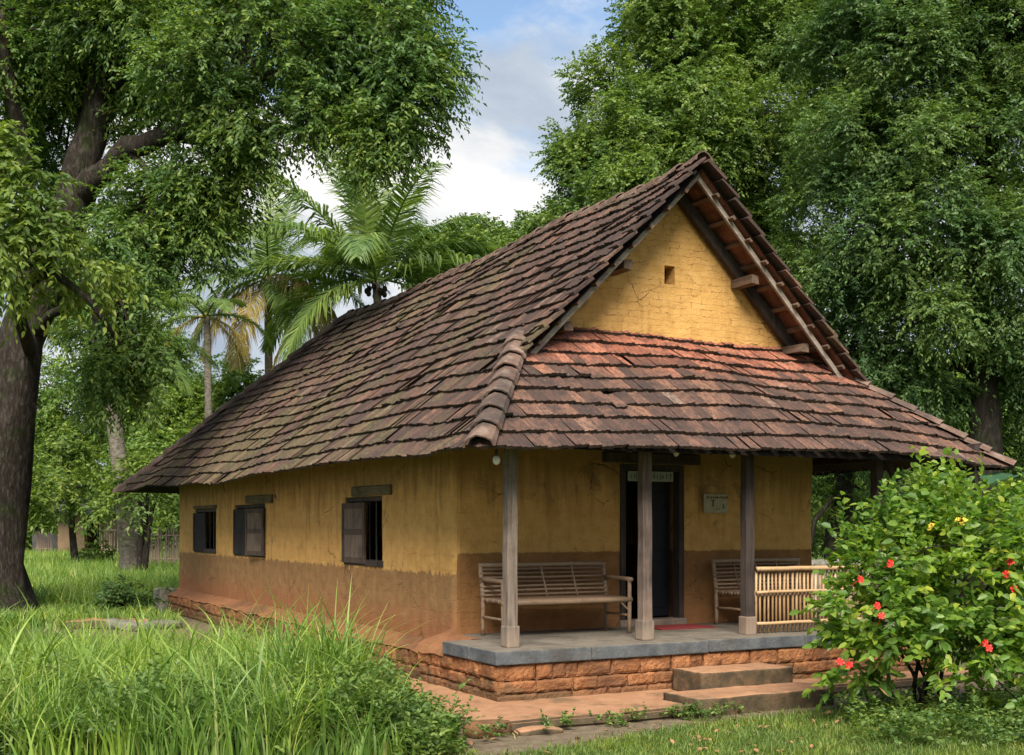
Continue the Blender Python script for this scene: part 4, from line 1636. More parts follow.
# ---- the big tree on the left
def big_left_tree():
    rng = np.random.default_rng(5)
    base = at(-13, 22.8)
    t = empty('shade_tree', base, 'huge dark trunked shade tree arching over the left of the yard', 'tree')
    wood = MB()
    Z0 = 22.8
    trunk = [at(-14, Z0, -0.1), at(-13, Z0, 0.22), at(-12, Z0, 0.6), pp(-11, 560, Z0), pp(-7, 480, Z0), pp(4, 410, Z0), pp(22, 340, Z0), pp(46, 270, Z0), pp(72, 205, Z0), pp(82, 170, Z0)]
    wood.tube(trunk, [1.45, 0.96, 0.74, 0.63, 0.60, 0.54, 0.44, 0.38, 0.37, 0.33], 24, wob=0.30)
    limbs = [
        ([pp(80, 185, Z0), pp(90, 140, Z0), pp(98, 95, Z0), pp(108, 40, Z0), pp(120, -40, Z0)], (0.36, 0.12)),
        ([pp(78, 195, Z0), pp(104, 172, 22.4), pp(128, 148, 22.0), pp(165, 138, 21.6), pp(205, 120, 21.2), pp(260, 80, 20.8), pp(330, 50, 20.4)], (0.26, 0.06)),
        ([pp(165, 138, 21.6), pp(215, 142, 21.2), pp(270, 135, 20.8), pp(340, 120, 20.2)], (0.11, 0.04)),
        ([pp(130, 150, 22.0), pp(140, 165, 21.8), pp(150, 182, 21.6), pp(175, 195, 21.2)], (0.07, 0.03)),
        ([pp(45, 300, Z0), pp(30, 220, 22.6), pp(22, 150, 22.3), pp(10, 80, 22.0), pp(0, 10, 21.6)], (0.20, 0.07)),
        ([pp(98, 95, Z0), pp(150, 50, 22.6), pp(220, 10, 22.2), pp(300, -40, 22.0)], (0.16, 0.05)),
        ([pp(90, 140, Z0), pp(60, 80, 23.6), pp(30, 30, 24.2), pp(-20, -20, 24.6)], (0.17, 0.05)),
        ([pp(35, 330, 22.6), pp(60, 310, 21.6), pp(90, 300, 20.8), pp(120, 300, 20.2)], (0.10, 0.03)),
        ([pp(330, 50, 20.4), pp(390, 30, 20.0), pp(440, 60, 19.8)], (0.06, 0.02)),
    ]
    hubs = []
    for pts, (r0, r1) in limbs:
        dense = []
        for a_, b_ in zip(pts, pts[1:]):
            for k in range(3):
                dense.append(Vector(a_).lerp(Vector(b_), k / 3) + Vector([random.uniform(-1, 1) for _ in range(3)]) * 0.04)
        dense.append(Vector(pts[-1]))
        wood.tube(dense, taper(r0, r1, len(dense)), 9, wob=0.15)
        hubs += dense[2:]

    def lb(px, py, z, rpx, w=1.0, dz=1.0):
        r = rpx / FPX * z
        return (tuple(pp(px, py, z)), (r, r, r * dz), w)
    lobes = [
        lb(385, 35, 20.2, 75), lb(420, 72, 19.8, 32), lb(340, 85, 20.4, 62), lb(398, 112, 19.8, 38, 1.1), lb(280, 35, 20.8, 85), lb(215, 60, 21.2, 70),
        lb(250, 105, 20.6, 55), lb(310, 116, 20.4, 38), lb(370, 138, 20.0, 26), lb(150, 20, 22.0, 85), lb(60, 20, 23.0, 95), lb(10, 50, 22.5, 70), lb(110, 70, 23.8, 60),
        lb(200, -40, 22.0, 100, 0.7), lb(330, -50, 21.0, 100, 0.7), lb(410, -25, 20.4, 50, 0.9), lb(60, -70, 22.8, 110, 0.6),
        lb(25, 110, 24.2, 50, 0.8), lb(45, 150, 24.4, 42, 0.8), lb(150, 100, 23.2, 46, 0.3), lb(200, 178, 21.6, 36, 0.5), lb(232, 150, 21.2, 28, 0.6),
        lb(140, 225, 21.8, 50, 0.9), lb(182, 238, 21.6, 46, 0.9), lb(202, 262, 21.4, 30, 0.8), lb(170, 290, 21.4, 50, 1.2), lb(148, 330, 21.0, 42, 1.1), lb(196, 305, 21.4, 28), lb(115, 265, 21.6, 50, 1.2), lb(150, 370, 20.8, 36), lb(118, 372, 21.0, 32, 1.0), lb(185, 345, 21.2, 30), lb(218, 208, 21.4, 22, 0.8),
    ]
    c, o = clumps(billows(lobes, rng, 7, 0.46), rng, 31, 0.5)
    # nothing may grow through the house roof
    keep = ~((c[:, 0] > EX0 - 0.6) & (c[:, 2] < 6.6) & (c[:, 1] < 17) & (c[:, 1] > -3))
    c, o = c[keep], o[keep]
    V, F = sprays(c, o, rng, 13, 14, 0.52, 0.098, 0.045, spread=0.75, up=0.1, droop=0.35, hang=0.45, flat=0.45)
    np_mesh('crown', V, F, M['leaf_mango'], t)
    twig_wood(wood, c, hubs, rng, 0.45, 0.022)
    wood.build('trunk', M['bark'], t, smooth=True)
    # low, sunlit boughs in front of the trunk
    lobes = [lb(0, 165, 18.5, 36), lb(20, 200, 18.3, 36), lb(0, 245, 18.0, 44), lb(48, 228, 18.3, 28), lb(62, 258, 18.4, 26),
             lb(88, 275, 18.8, 20, .8)]
    c, o = clumps(lobes, rng, 34)
    V, F = sprays(c, o, rng, 13, 11, 0.50, 0.125, 0.052, spread=0.75, up=0.1, droop=0.5, hang=0.55, flat=0.45, six=True)
    lo = np_mesh('low_boughs', V, F, M['leaf_bright'], t)
    tag(lo, 'bright yellow green low boughs hanging in front of the trunk')
    wood = MB()
    q = [pp(30, 350, 22.4), pp(20, 320, 20.6), pp(28, 285, 19.2), pp(50, 270, 18.5), pp(90, 300, 18.4), pp(120, 345, 18.8)]
    wood.tube(q, taper(0.13, 0.03, 6), 7)
    wood.tube([q[1], pp(5, 260, 19.0), pp(0, 200, 18.5)], [0.09, 0.06, 0.03], 7)
    twig_wood(wood, c, q + [pp(5, 260, 19.0), pp(0, 200, 18.5)], rng, 0.4, 0.018)
    wood.build('bough', M['bark'], t, smooth=True)


big_left_tree()


def generic_tree(name, label, base_px, Zc, trunk_pts, r0, lobes, per, leaf, bark, rmin=0.6, twigs=12, leaves=12, ll=0.11, lw=0.055, tlen=0.6, seed=1, group=None, limb_n=None, flat=0.5, droop=0.3, hang=0.3):
    rng = np.random.default_rng(seed)
    base = at(base_px, Zc)
    t = empty(name, base, label, 'tree', group)
    wood = MB()
    tp = [Vector(p) for p in trunk_pts]
    dense = []
    for a_, b_ in zip(tp, tp[1:]):
        for k in range(3):
            dense.append(a_.lerp(b_, k / 3) + Vector([random.uniform(-1, 1) for _ in range(3)]) * 0.05 * r0)
    dense.append(tp[-1])
    rr = taper(r0, r0 * 0.35, len(dense))
    rr[0] *= 1.5
    wood.tube(dense, rr, 10, wob=0.2)
    hubs = dense[len(dense) // 3:]
    for l in lobes[:limb_n or len(lobes)]:
        c = Vector(l[0])
        h = min(hubs[:len(dense)], key=lambda q: (q - c).length + max(0, q.z - c.z) * 2.0)
        lp = limb_path(h, c, (0, 0, 0.08 * (c - h).length), 6)
        wood.tube(lp, taper(max(0.04, r0 * 0.38), 0.03, 6), 6)
        hubs = hubs + lp[2:]
    c, o = clumps(billows(lobes, rng), rng, per, rmin)
    V, F = sprays(c, o, rng, twigs, leaves, tlen, ll, lw, spread=0.75, up=0.2, droop=droop, hang=hang, flat=flat)
    np_mesh('crown', V, F, leaf, t)
    twig_wood(wood, c, hubs, rng, 0.25, 0.025)
    wood.build('trunk', bark, t, smooth=True)
    return t


def lobe(px, py, z, rpx, w=1.0, dz=1.0):
    r = rpx / FPX * z
    return (tuple(pp(px, py, z)), (r, r, r * dz), w)


# lighter tree behind the ridge
generic_tree('spreading_tree', 'tall light green tree rising behind the gable peak', 750, 33,
             [at(765, 33), pp(768, 420, 33), pp(765, 320, 33), pp(755, 220, 33), pp(735, 120, 33), pp(715, 20, 33)], 0.5,
             [lobe(612, 95, 33, 42), lobe(596, 150, 33, 42), lobe(660, 55, 33, 58), lobe(600, 205, 32, 38), lobe(645, 140, 32, 55), lobe(574, 168, 33, 22), lobe(566, 215, 34, 22), lobe(690, 30, 33, 70), lobe(720, 110, 32, 70), lobe(690, 160, 31.5, 56),
              lobe(630, 195, 31, 46), lobe(690, -40, 34, 90, 0.6), lobe(770, 60, 33, 75), lobe(790, -20, 34, 95, 0.7), lobe(760, 170, 32, 55), lobe(740, 240, 33, 48, 0.8), lobe(800, 240, 33, 48, 0.8), lobe(820, 130, 34, 60), lobe(780, 310, 34, 42, 0.7), lobe(556, 228, 33, 18), lobe(668, 5, 34, 45), lobe(830, 40, 35, 60)],
             24, M['leaf_light'], M['bark_d'], 0.7, 14, 14, 0.105, 0.058, 0.55, 21, limb_n=20)
# darker tree on the right
generic_tree('broad_tree', 'dark green broad crowned tree standing over the right end of the roof', 985, 27,
             [at(988, 27), pp(986, 450, 27), pp(980, 370, 27), pp(978, 310, 27), pp(990, 230, 27), pp(985, 130, 27), pp(960, 30, 27)], 0.42,
             [lobe(900, 40, 27, 80), lobe(985, 30, 26.5, 85), lobe(870, 130, 27, 66), lobe(940, 130, 26, 72), lobe(1015, 130, 26.5, 75), lobe(850, 205, 27, 52), lobe(905, 220, 26, 62),
              lobe(975, 225, 25.6, 58), lobe(1030, 240, 26, 60), lobe(830, 270, 27.5, 46), lobe(880, 300, 26.5, 56), lobe(940, 310, 26, 52), lobe(1010, 320, 26, 44, 0.9), lobe(860, 360, 27.5, 42), lobe(915, 375, 27, 46), lobe(1015, 385, 27, 38, 0.8),
              lobe(950, 410, 28.5, 38, 0.8), lobe(920, -60, 27, 100, 0.6), lobe(1020, -60, 27, 100, 0.6), lobe(845, 60, 28, 55), lobe(830, 330, 28.5, 36, 0.8), lobe(1060, 60, 27, 80, 0.7), lobe(1035, 440, 28, 40, .9), lobe(1040, 350, 28, 46, .9), lobe(890, 425, 28.5, 34, .8)],
             30, M['leaf_dark'], M['bark_d'], 0.65, 13, 14, 0.098, 0.048, 0.55, 22, limb_n=20, hang=0.45)
# crowns seen past the ridge on the left
generic_tree('round_tree', 'small crowned tree peeping over the middle of the long roof slope', 455, 48,
             [at(455, 48), pp(455, 400, 48), pp(457, 280, 48)], 0.35,
             [lobe(468, 246, 48, 30), lobe(448, 258, 48, 26), lobe(492, 256, 48, 26), lobe(434, 272, 47, 24), lobe(470, 265, 47, 40), lobe(512, 252, 49, 18), lobe(535, 236, 49, 18), lobe(424, 250, 49, 16)],
             5.5, M['leaf_light'], M['bark_d'], 0.5, 14, 12, 0.17, 0.09, 0.8, 23)
generic_tree('bushy_tree', 'bright bushy tree below the palms behind the left roof edge', 225, 52,
             [at(225, 52), pp(225, 480, 52), pp(226, 420, 52)], 0.3,
             [lobe(232, 395, 52, 34), lobe(205, 410, 52, 32), lobe(255, 410, 53, 30), lobe(185, 425, 52, 32), lobe(225, 435, 51, 34), lobe(165, 440, 51, 30), lobe(150, 465, 50, 28), lobe(190, 465, 50, 32)],
             8, M['leaf_forest'], M['bark_d'], 0.5, 13, 12, 0.19, 0.10, 0.85, 24)


generic_tree('leafy_tree', 'mid green tree filling the gap between the big trunk and the slender palm', 140, 58,
             [at(140, 58), pp(140, 480, 58), pp(142, 400, 58), pp(140, 320, 58)], 0.3,
             [lobe(135, 255, 58, 34), lobe(108, 300, 58, 40), lobe(158, 300, 58, 30), lobe(150, 348, 57, 34), lobe(105, 365, 58, 58), lobe(172, 372, 58, 20), lobe(140, 400, 57, 36), lobe(60, 390, 59, 40), lobe(178, 405, 59, 24), lobe(70, 335, 59, 36), lobe(62, 440, 59, 36), lobe(100, 435, 59, 34), lobe(70, 285, 59, 30), lobe(35, 420, 60, 30)],
             5.5, M['leaf_forest'], M['bark_d'], 0.5, 12, 12, 0.19, 0.10, 0.95, 26)


# ------------------------------------------------------------------ palms
def frond_mesh(name, az, el, length, droop, rng, dry, parent, base, mat, leaflet=0.92, hang=0.5):
    n = 14
    d = Vector((math.cos(az) * math.cos(el), math.sin(az) * math.cos(el), math.sin(el)))
    pts = []
    p = Vector(base)
    v = d.copy()
    for i in range(n):
        pts.append(p.copy())
        p = p + v * (length / (n - 1))
        v = (v + Vector((0, 0, -1)) * droop / n * (0.4 + 1.6 * i / n)).normalized()
    V, F = [], []
    # rachis
    mb = MB()
    mb.tube(pts, taper(0.05, 0.008, n), 5, cap=False)
    V = [tuple(q) for q in mb.v]
    F = [tuple(q) for q in mb.f]
    m = 96
    for k in range(m):
        f = 0.10 + 0.90 * k / (m - 1)
        i = min(n - 2, int(f * (n - 1)))
        q = pts[i].lerp(pts[i + 1], f * (n - 1) - i)
        tan = (pts[i + 1] - pts[i]).normalized()
        side = tan.cross(Z3)
        if side.length < 1e-3:
            side = Vector((1, 0, 0))
        side.normalize()
        upv = side.cross(tan).normalized()
        ln = leaflet * length / 4.0 * (math.sin(math.pi * min(1.0, 0.18 + f * 0.80)) ** 0.6) * rng.uniform(0.85, 1.12)
        for s in (-1, 1):
            dr = (tan * (0.55 + 0.5 * f) + side * s * 0.95 + upv * 0.22 + Vector([rng.normal(0, 0.13) for _ in range(3)])).normalized()
            w = 0.052 * length / 4.0
            a0 = q
            a1 = q + dr * ln * 0.5 - Z3 * ln * 0.10 * hang * 2
            a2 = q + dr * ln * 0.90 - Z3 * ln * (0.50 * hang * 2) * rng.uniform(0.7, 1.35)
            wv = tan.cross(dr).cross(dr).normalized() * w * 0.5
            b = len(V)
            V += [tuple(a0 + wv * 0.6), tuple(a0 - wv * 0.6), tuple(a1 + wv), tuple(a1 - wv), tuple(a2)]
            F += [(b, b + 1, b + 3, b + 2), (b + 2, b + 3, b + 4)]
    mb2 = MB()
    mb2.v, mb2.f = V, F
    return mb2.build(name, mat, parent)


def palm(label, trunk, r, fronds, seed, nuts=True, grow=1.12, group='coconut palms behind the house'):
    rng = np.random.default_rng(seed)
    base = Vector((trunk[0].x, trunk[0].y, 0))
    p = empty('coconut_palm', base, label, 'palm', group)
    mb = MB()
    dense = []
    for a_, b_ in zip(trunk, trunk[1:]):
        for k in range(6):
            dense.append(Vector(a_).lerp(Vector(b_), k / 6))
    dense.append(Vector(trunk[-1]))
    rr = [(r * (1.0 - 0.35 * i / len(dense))) * (1.0 + (0.06 if i % 2 else 0.0)) for i in range(len(dense))]
    rr[0] *= 1.5
    rr[1] *= 1.2
    mb.tube(dense, rr, 10, wob=0.12)
    mb.build('trunk', M['palmbark'], p, smooth=True)
    top = Vector(trunk[-1])
    for (az, el, ln, dr, dry) in fronds:
        o = frond_mesh('frond', YAW * -1 + R(az), R(el), ln * grow, dr * 1.15, rng, dry, p, top + Vector((0, 0, random.uniform(-0.1, 0.15))), M['frond_dry'] if dry else M['frond'], hang=0.75 if dry else 0.45)
        if dry:
            tag(o, 'yellow brown dry frond')
    if nuts:
        nb = MB()
        for k in range(9):
            a_ = k * 0.7
            nb.ball(top + Vector((math.cos(a_) * 0.34, math.sin(a_) * 0.26, -0.22 - 0.12 * (k % 3))), 0.10, 8, 6, 1.15)
        nb.build('coconuts', M['bark_d'], p, smooth=True)
    return p


# az: 0 is to the right of the picture, 90 away from the camera, 180 left
palm('tall coconut palm with a full green crown above the roof ridge', [at(392, 44), pp(388, 420, 44), pp(376, 282, 44)], 0.21,
     [(20, 38, 3.7, 1.2, 0), (60, 62, 3.8, 0.8, 0), (100, 80, 4.6, 0.5, 0), (130, 66, 4.8, 0.8, 0), (165, 42, 4.4, 1.2, 0), (185, 20, 4.3, 1.3, 0), (205, 52, 4.5, 0.9, 0),
      (250, 70, 4.3, 0.8, 0), (300, 50, 4.3, 1.2, 0), (335, 22, 4.4, 1.4, 0), (0, 12, 4.2, 1.5, 0), (150, 8, 4.0, 1.5, 0), (40, 24, 4.4, 1.3, 0), (80, 48, 4.2, 1.0, 0),
      (190, -14, 3.6, 1.8, 1), (225, -10, 3.6, 1.8, 0), (345, -12, 3.6, 1.9, 0), (270, 28, 4.0, 1.4, 0), (115, 40, 4.3, 1.1, 0), (230, 30, 4.2, 1.2, 0), (140, 25, 4.3, 1.3, 0), (10, 52, 3.2, 1.1, 0)], 31, grow=1.5)
palm('coconut palm with a yellowing crown and drooping dry fronds', [at(268, 48), pp(269, 420, 48), pp(268, 278, 48)], 0.20,
     [(15, 28, 3.9, 1.3, 0), (50, 50, 3.9, 1.0, 0), (95, 76, 4.2, 0.5, 0), (80, 60, 4.4, 0.6, 0), (160, 40, 3.9, 1.2, 0), (190, 10, 3.8, 1.5, 0), (340, 8, 4.0, 1.5, 0), (320, -5, 3.9, 1.7, 1),
      (0, -22, 3.8, 1.7, 1), (30, -35, 3.3, 1.6, 1), (300, -20, 3.6, 1.7, 0), (250, -38, 3.4, 1.6, 1), (200, -22, 3.5, 1.8, 0), (225, 5, 3.6, 1.6, 0), (355, 20, 4.0, 1.3, 0), (175, -15, 3.4, 1.7, 1), (215, -28, 3.4, 1.7, 1), (345, -28, 3.3, 1.7, 1), (280, 35, 3.8, 1.2, 0), (130, 40, 4.0, 1.0, 0)], 32, grow=1.3)
palm('slender straight coconut palm left of the yellowing one', [at(208, 44), pp(209, 440, 44), pp(207, 318, 44)], 0.17,
     [(20, 10, 3.0, 1.6, 0), (70, 40, 3.0, 1.1, 0), (130, 45, 3.0, 1.1, 0), (170, 10, 3.0, 1.6, 0), (340, -15, 2.8, 1.8, 1), (200, -20, 2.8, 1.8, 1), (300, 25, 3.0, 1.4, 0), (250, 30, 3.0, 1.4, 0), (0, -35, 2.7, 1.6, 1)], 33, nuts=False, grow=0.9)
palm('stout leaning palm trunk rising beside the back corner of the house', [at(131, 38), pp(124, 500, 38), pp(114, 420, 38), pp(98, 340, 38)], 0.30,
     [(20, 20, 3.6, 1.4, 0), (60, 45, 3.6, 1.1, 0), (110, 60, 3.6, 0.9, 0), (150, 30, 3.6, 1.4, 0), (190, 10, 3.6, 1.6, 0), (240, 40, 3.6, 1.2, 0), (300, 30, 3.6, 1.4, 0), (340, 5, 3.6, 1.6, 0)], 34, nuts=False)


# ------------------------------------------------------------------ things in the far yard on the left
def small_tree(name, label, base, trunk, r, lobes, per, leaf, seed, ll=0.16, lw=0.08, tlen=0.6, group=None, cat='tree', stems=None):
    rng = np.random.default_rng(seed)
    t = empty(name, base, label, cat, group)
    wood = MB()
    hubs = []
    for st in (stems or [trunk]):
        dense = []
        for a_, b_ in zip(st, st[1:]):
            for k in range(3):
                dense.append(Vector(a_).lerp(Vector(b_), k / 3))
        dense.append(Vector(st[-1]))
        wood.tube(dense, taper(r, r * 0.4, len(dense)), 8, wob=0.2)
        hubs += dense[len(dense) // 3:]
    for l in lobes:
        c = Vector(l[0])
        h = min(hubs, key=lambda q: (q - c).length)
        lp = limb_path(h, c, (0, 0, 0.05), 5)
        wood.tube(lp, taper(max(0.015, r * 0.35), 0.01, 5), 5)
    c, o = clumps(lobes, rng, per, 0.2)
    V, F = sprays(c, o, rng, 11, 10, tlen, ll, lw, spread=0.8, up=0.15, droop=0.35, hang=0.3, flat=0.6)
    np_mesh('crown', V, F, leaf, t)
    wood.build('trunk', M['bark'], t, smooth=True)
    return t


small_tree('young_tree', 'young tree with tiers of bright yellow green leaves before the distant hut', at(74, 46), [at(76, 46), pp(72, 530, 46), pp(70, 490, 46), pp(66, 460, 46)], 0.16,
           [lobe(60, 455, 46, 16, 1, .5), lobe(85, 462, 46, 16, 1, .5), lobe(40, 478, 45, 18, 1, .45), lobe(75, 485, 45, 18, 1, .45), lobe(105, 482, 46, 16, 1, .45), lobe(50, 505, 44.5, 20, 1, .4), lobe(95, 508, 45, 16, 1, .4), lobe(30, 500, 45, 16, 1, .45), lobe(66, 440, 46, 14, 1, .6)],
           22, M['leaf_bright'], 41, 0.22, 0.10, 0.7)
small_tree('gnarled_shrub', 'gnarled many stemmed shrub between the leaning palm and the picket fence', at(142, 37), None, 0.11,
           [lobe(130, 478, 37, 20), lobe(158, 472, 37, 18), lobe(172, 498, 37, 14), lobe(145, 500, 36.5, 14), lobe(112, 500, 37, 14)], 22, M['leaf_bright'], 42, 0.18, 0.085, 0.6, cat='shrub',
           stems=[[at(139, 37), pp(141, 540, 37), pp(140, 505, 37), pp(134, 480, 37)], [at(143, 37), pp(147, 545, 37), pp(152, 510, 37), pp(160, 485, 37)], [at(141, 37.2), pp(144, 550, 37.2), pp(146, 520, 37.2), pp(148, 485, 37.2)]])
small_tree('round_shrub', 'dark round shrub squatting beside the stone edging', at(122, 23.0), [at(122, 23), pp(122, 600, 23)], 0.06,
           [lobe(122, 598, 23, 17, 1, .8), lobe(112, 606, 22.8, 11, 1, .7), lobe(134, 602, 23.2, 12, 1, .7)], 120, M['leaf_dark'], 43, 0.10, 0.05, 0.3, cat='shrub')
small_tree('leafy_shrub', 'pale green leafy shrub in the meadow in front of the hut', at(92, 48), [at(92, 48), pp(92, 560, 48)], 0.06,
           [lobe(90, 562, 48, 12), lobe(98, 552, 48, 9), lobe(82, 570, 47.5, 9)], 34, M['leaf_bright'], 44, 0.17, 0.08, 0.4, cat='shrub')

# distant hut
hc = at(78, 66)
hut = empty('distant_hut', hc, 'small pale brown hut with a low dark roof at the far end of the meadow', 'hut')
M['hutwall'] = plain_mat('hut_plaster', (0.30, 0.20, 0.115), 0.9, 0.15, 2.0)
M['hutroof'] = plain_mat('hut_roof', (0.07, 0.065, 0.06), 0.8, 0.3, 3.0)
cy, sy_ = math.cos(-YAW), math.sin(-YAW)


def hutbox(mb, x0, x1, y0, y1, z0, z1):
    Mx = Matrix.Rotation(-YAW, 4, 'Z')
    Mx.translation = Vector((hc.x, hc.y, 0))
    return mb.box((x0, y0, z0), (x1, y1, z1), 0, Mx)


w = MB()
hutbox(w, -1.1, 0.35, 0, 3, 0, 2.5)
hutbox(w, 1.15, 1.9, 0, 3, 0, 2.5)
hutbox(w, 0.352, 1.148, 1.6, 3, 0, 2.5)
w.build('wall', M['hutwall'], hut)
rf = MB()
Mx = Matrix.Rotation(-YAW, 4, 'Z')
Mx.translation = Vector((hc.x, hc.y, 0))
b = len(rf.v)
for (x, y, z) in ((-1.6, -0.8, 2.45), (2.4, -0.8, 2.45), (2.4, 3.6, 2.45), (-1.6, 3.6, 2.45), (-1.0, 1.4, 3.3), (1.9, 1.4, 3.3), (-1.6, -0.8, 2.36), (2.4, -0.8, 2.36), (2.4, 3.6, 2.36), (-1.6, 3.6, 2.36)):
    rf.v.append(tuple(Mx @ Vector((x, y, z))))
rf.f += [(0, 1, 5, 4), (1, 2, 5), (2, 3, 4, 5), (3, 0, 4), (0, 6, 7, 1), (1, 7, 8, 2), (2, 8, 9, 3), (3, 9, 6, 0), (6, 9, 8, 7)]
rf.build('roof', M['hutroof'], hut)
dd = MB()
hutbox(dd, 0.36, 1.14, 1.55, 1.598, 0.05, 2.2)
dd.build('door', M['door'], hut)
hw = MB()
hutbox(hw, -2.6, -1.2, 0.3, 0.5, 0, 1.3)
hw.build('yard_wall', M['hutroof'], hut)


def picket_fence(pa, pb, h, label, n):
    f = empty('picket_fence', (pa + pb) / 2, label, 'fence', 'rough picket fences at the back of the meadow')
    mb = MB()
    for i in range(n):
        q = pa.lerp(pb, i / (n - 1)) + Vector((random.uniform(-.04, .04), random.uniform(-.03, .03), 0))
        hh = h * random.uniform(0.8, 1.15)
        mb.tube([(q.x, q.y, 0), (q.x + random.uniform(-.05, .05), q.y, hh)], [0.03, 0.022], 5)
    mb.build('pickets', M['wood_post'], f)
    for z in (0.35, 0.9):
        r_ = MB()
        r_.tube([pa + Z3 * h * z, pb + Z3 * h * z], 0.03, 5)
        r_.build('rail', M['wood_post'], f)


picket_fence(at(138, 44), at(190, 44), 1.55, 'rough stick fence beside the back corner of the house', 30)
picket_fence(at(100, 58), at(132, 56), 1.7, 'short stretch of stick fence between the hut and the leaning palm', 14)
picket_fence(at(36, 64), at(52, 64), 1.5, 'low dark stick fence left of the distant hut', 10)

# ------------------------------------------------------------------ garden on the right behind the house
gw = MB()
p0, p1 = at(806, 23.0), at(905, 25.5)
gw.bar((p0.x, p0.y, 0.55), (p1.x, p1.y, 0.55), 0.3, 1.1, jit=0.02)
gwo = gw.build('garden_wall', M['greystone'], bevel=0.04)
tag(gwo, 'low mossy stone garden wall seen under the right eave', 'wall')
small_tree('dark_tree', 'dark trunked tree in the garden seen between the wall and the bush', at(838, 31), [at(838, 31), pp(838, 545, 31), pp(842, 500, 31), pp(846, 450, 31), pp(850, 400, 31)], 0.40,
           [lobe(850, 430, 31, 30), lobe(830, 455, 31, 20), lobe(870, 450, 31, 24), lobe(815, 480, 32, 14, .8), lobe(862, 490, 32, 14, .8)], 22, M['leaf_dark'], 51, 0.16, 0.08, 0.6)
small_tree('leaning_tree', 'thin leaning tree crossing the garden gap under the right eave', at(800, 30), [at(800, 30), pp(815, 520, 30), pp(832, 500, 30), pp(850, 490, 30)], 0.07,
           [lobe(820, 495, 30.5, 14, .9), lobe(850, 500, 31, 14, .9)], 26, M['leaf_bright'], 52, 0.16, 0.08, 0.5)
small_tree('garden_bush', 'bright bush behind the low garden wall', at(850, 36), [at(850, 36), pp(850, 540, 36)], 0.08,
           [lobe(820, 520, 36, 26), lobe(858, 525, 36, 24), lobe(890, 520, 36, 26), lobe(840, 495, 37, 22), lobe(880, 485, 37, 26)], 26, M['leaf_forest'], 53, 0.17, 0.085, 0.6, cat='bush')

# large leaved plant at the right edge
el = empty('elephant_ear', at(1012, 14.5), 'blue green elephant ear plant at the right edge behind the flowering bush', 'plant')
M['taro'] = leaf_mat('taro_leaf', [(0, (0.05, 0.13, 0.07)), (1, (0.08, 0.17, 0.09))], rough=0.4)


def taro_leaf(tip_c, L, W, dirn, tilt, parent, foot):
    mb = MB()
    d = Vector(dirn).normalized()
    s = d.cross(Z3).normalized()
    u = s.cross(d).normalized()
    n = 8
    prof = [0.30, 0.62, 0.86, 1.0, 0.95, 0.78, 0.5, 0.22, 0.0]
    for i in range(n + 1):
        f = i / n
        c = Vector(tip_c) + d * (L * (f - 0.2)) - Z3 * L * 0.28 * f * f
        for k, e in enumerate((-1, -0.5, 0, 0.5, 1)):
            mb.v.append(tuple(c + s * (W * 0.5 * prof[i] * e) + u * (0.05 * abs(e) + 0.012 * math.sin(i * 2.1) * abs(e)) - (d * (0.12 * L) if i == 0 and abs(e) == 1 else d * 0)))
    for i in range(n):
        for k in range(4):
            a_ = i * 5 + k
            mb.f.append((a_, a_ + 1, a_ + 6, a_ + 5))
    mb.tube([foot, Vector(foot).lerp(Vector(tip_c), 0.6) + Vector((0, 0, 0.15)), Vector(tip_c)], [0.025, 0.018, 0.012], 6)
    mb.build('leaf', M['taro'], parent, smooth=True)


for (px, py, Zc, L, W_, dx, dy) in ((1010, 476, 14.3, 0.75, 0.55, -0.9, -0.25), (1030, 490, 14.5, 0.7, 0.5, 0.3, -0.8), (1040, 470, 14.7, 0.7, 0.5, 0.8, 0.3), (1022, 520, 14.2, 0.6, 0.45, -0.4, -0.8)):
    taro_leaf(pp(px, py, Zc), L, W_, (dx, dy, 0.05), 0, el, at(1022, 14.5))


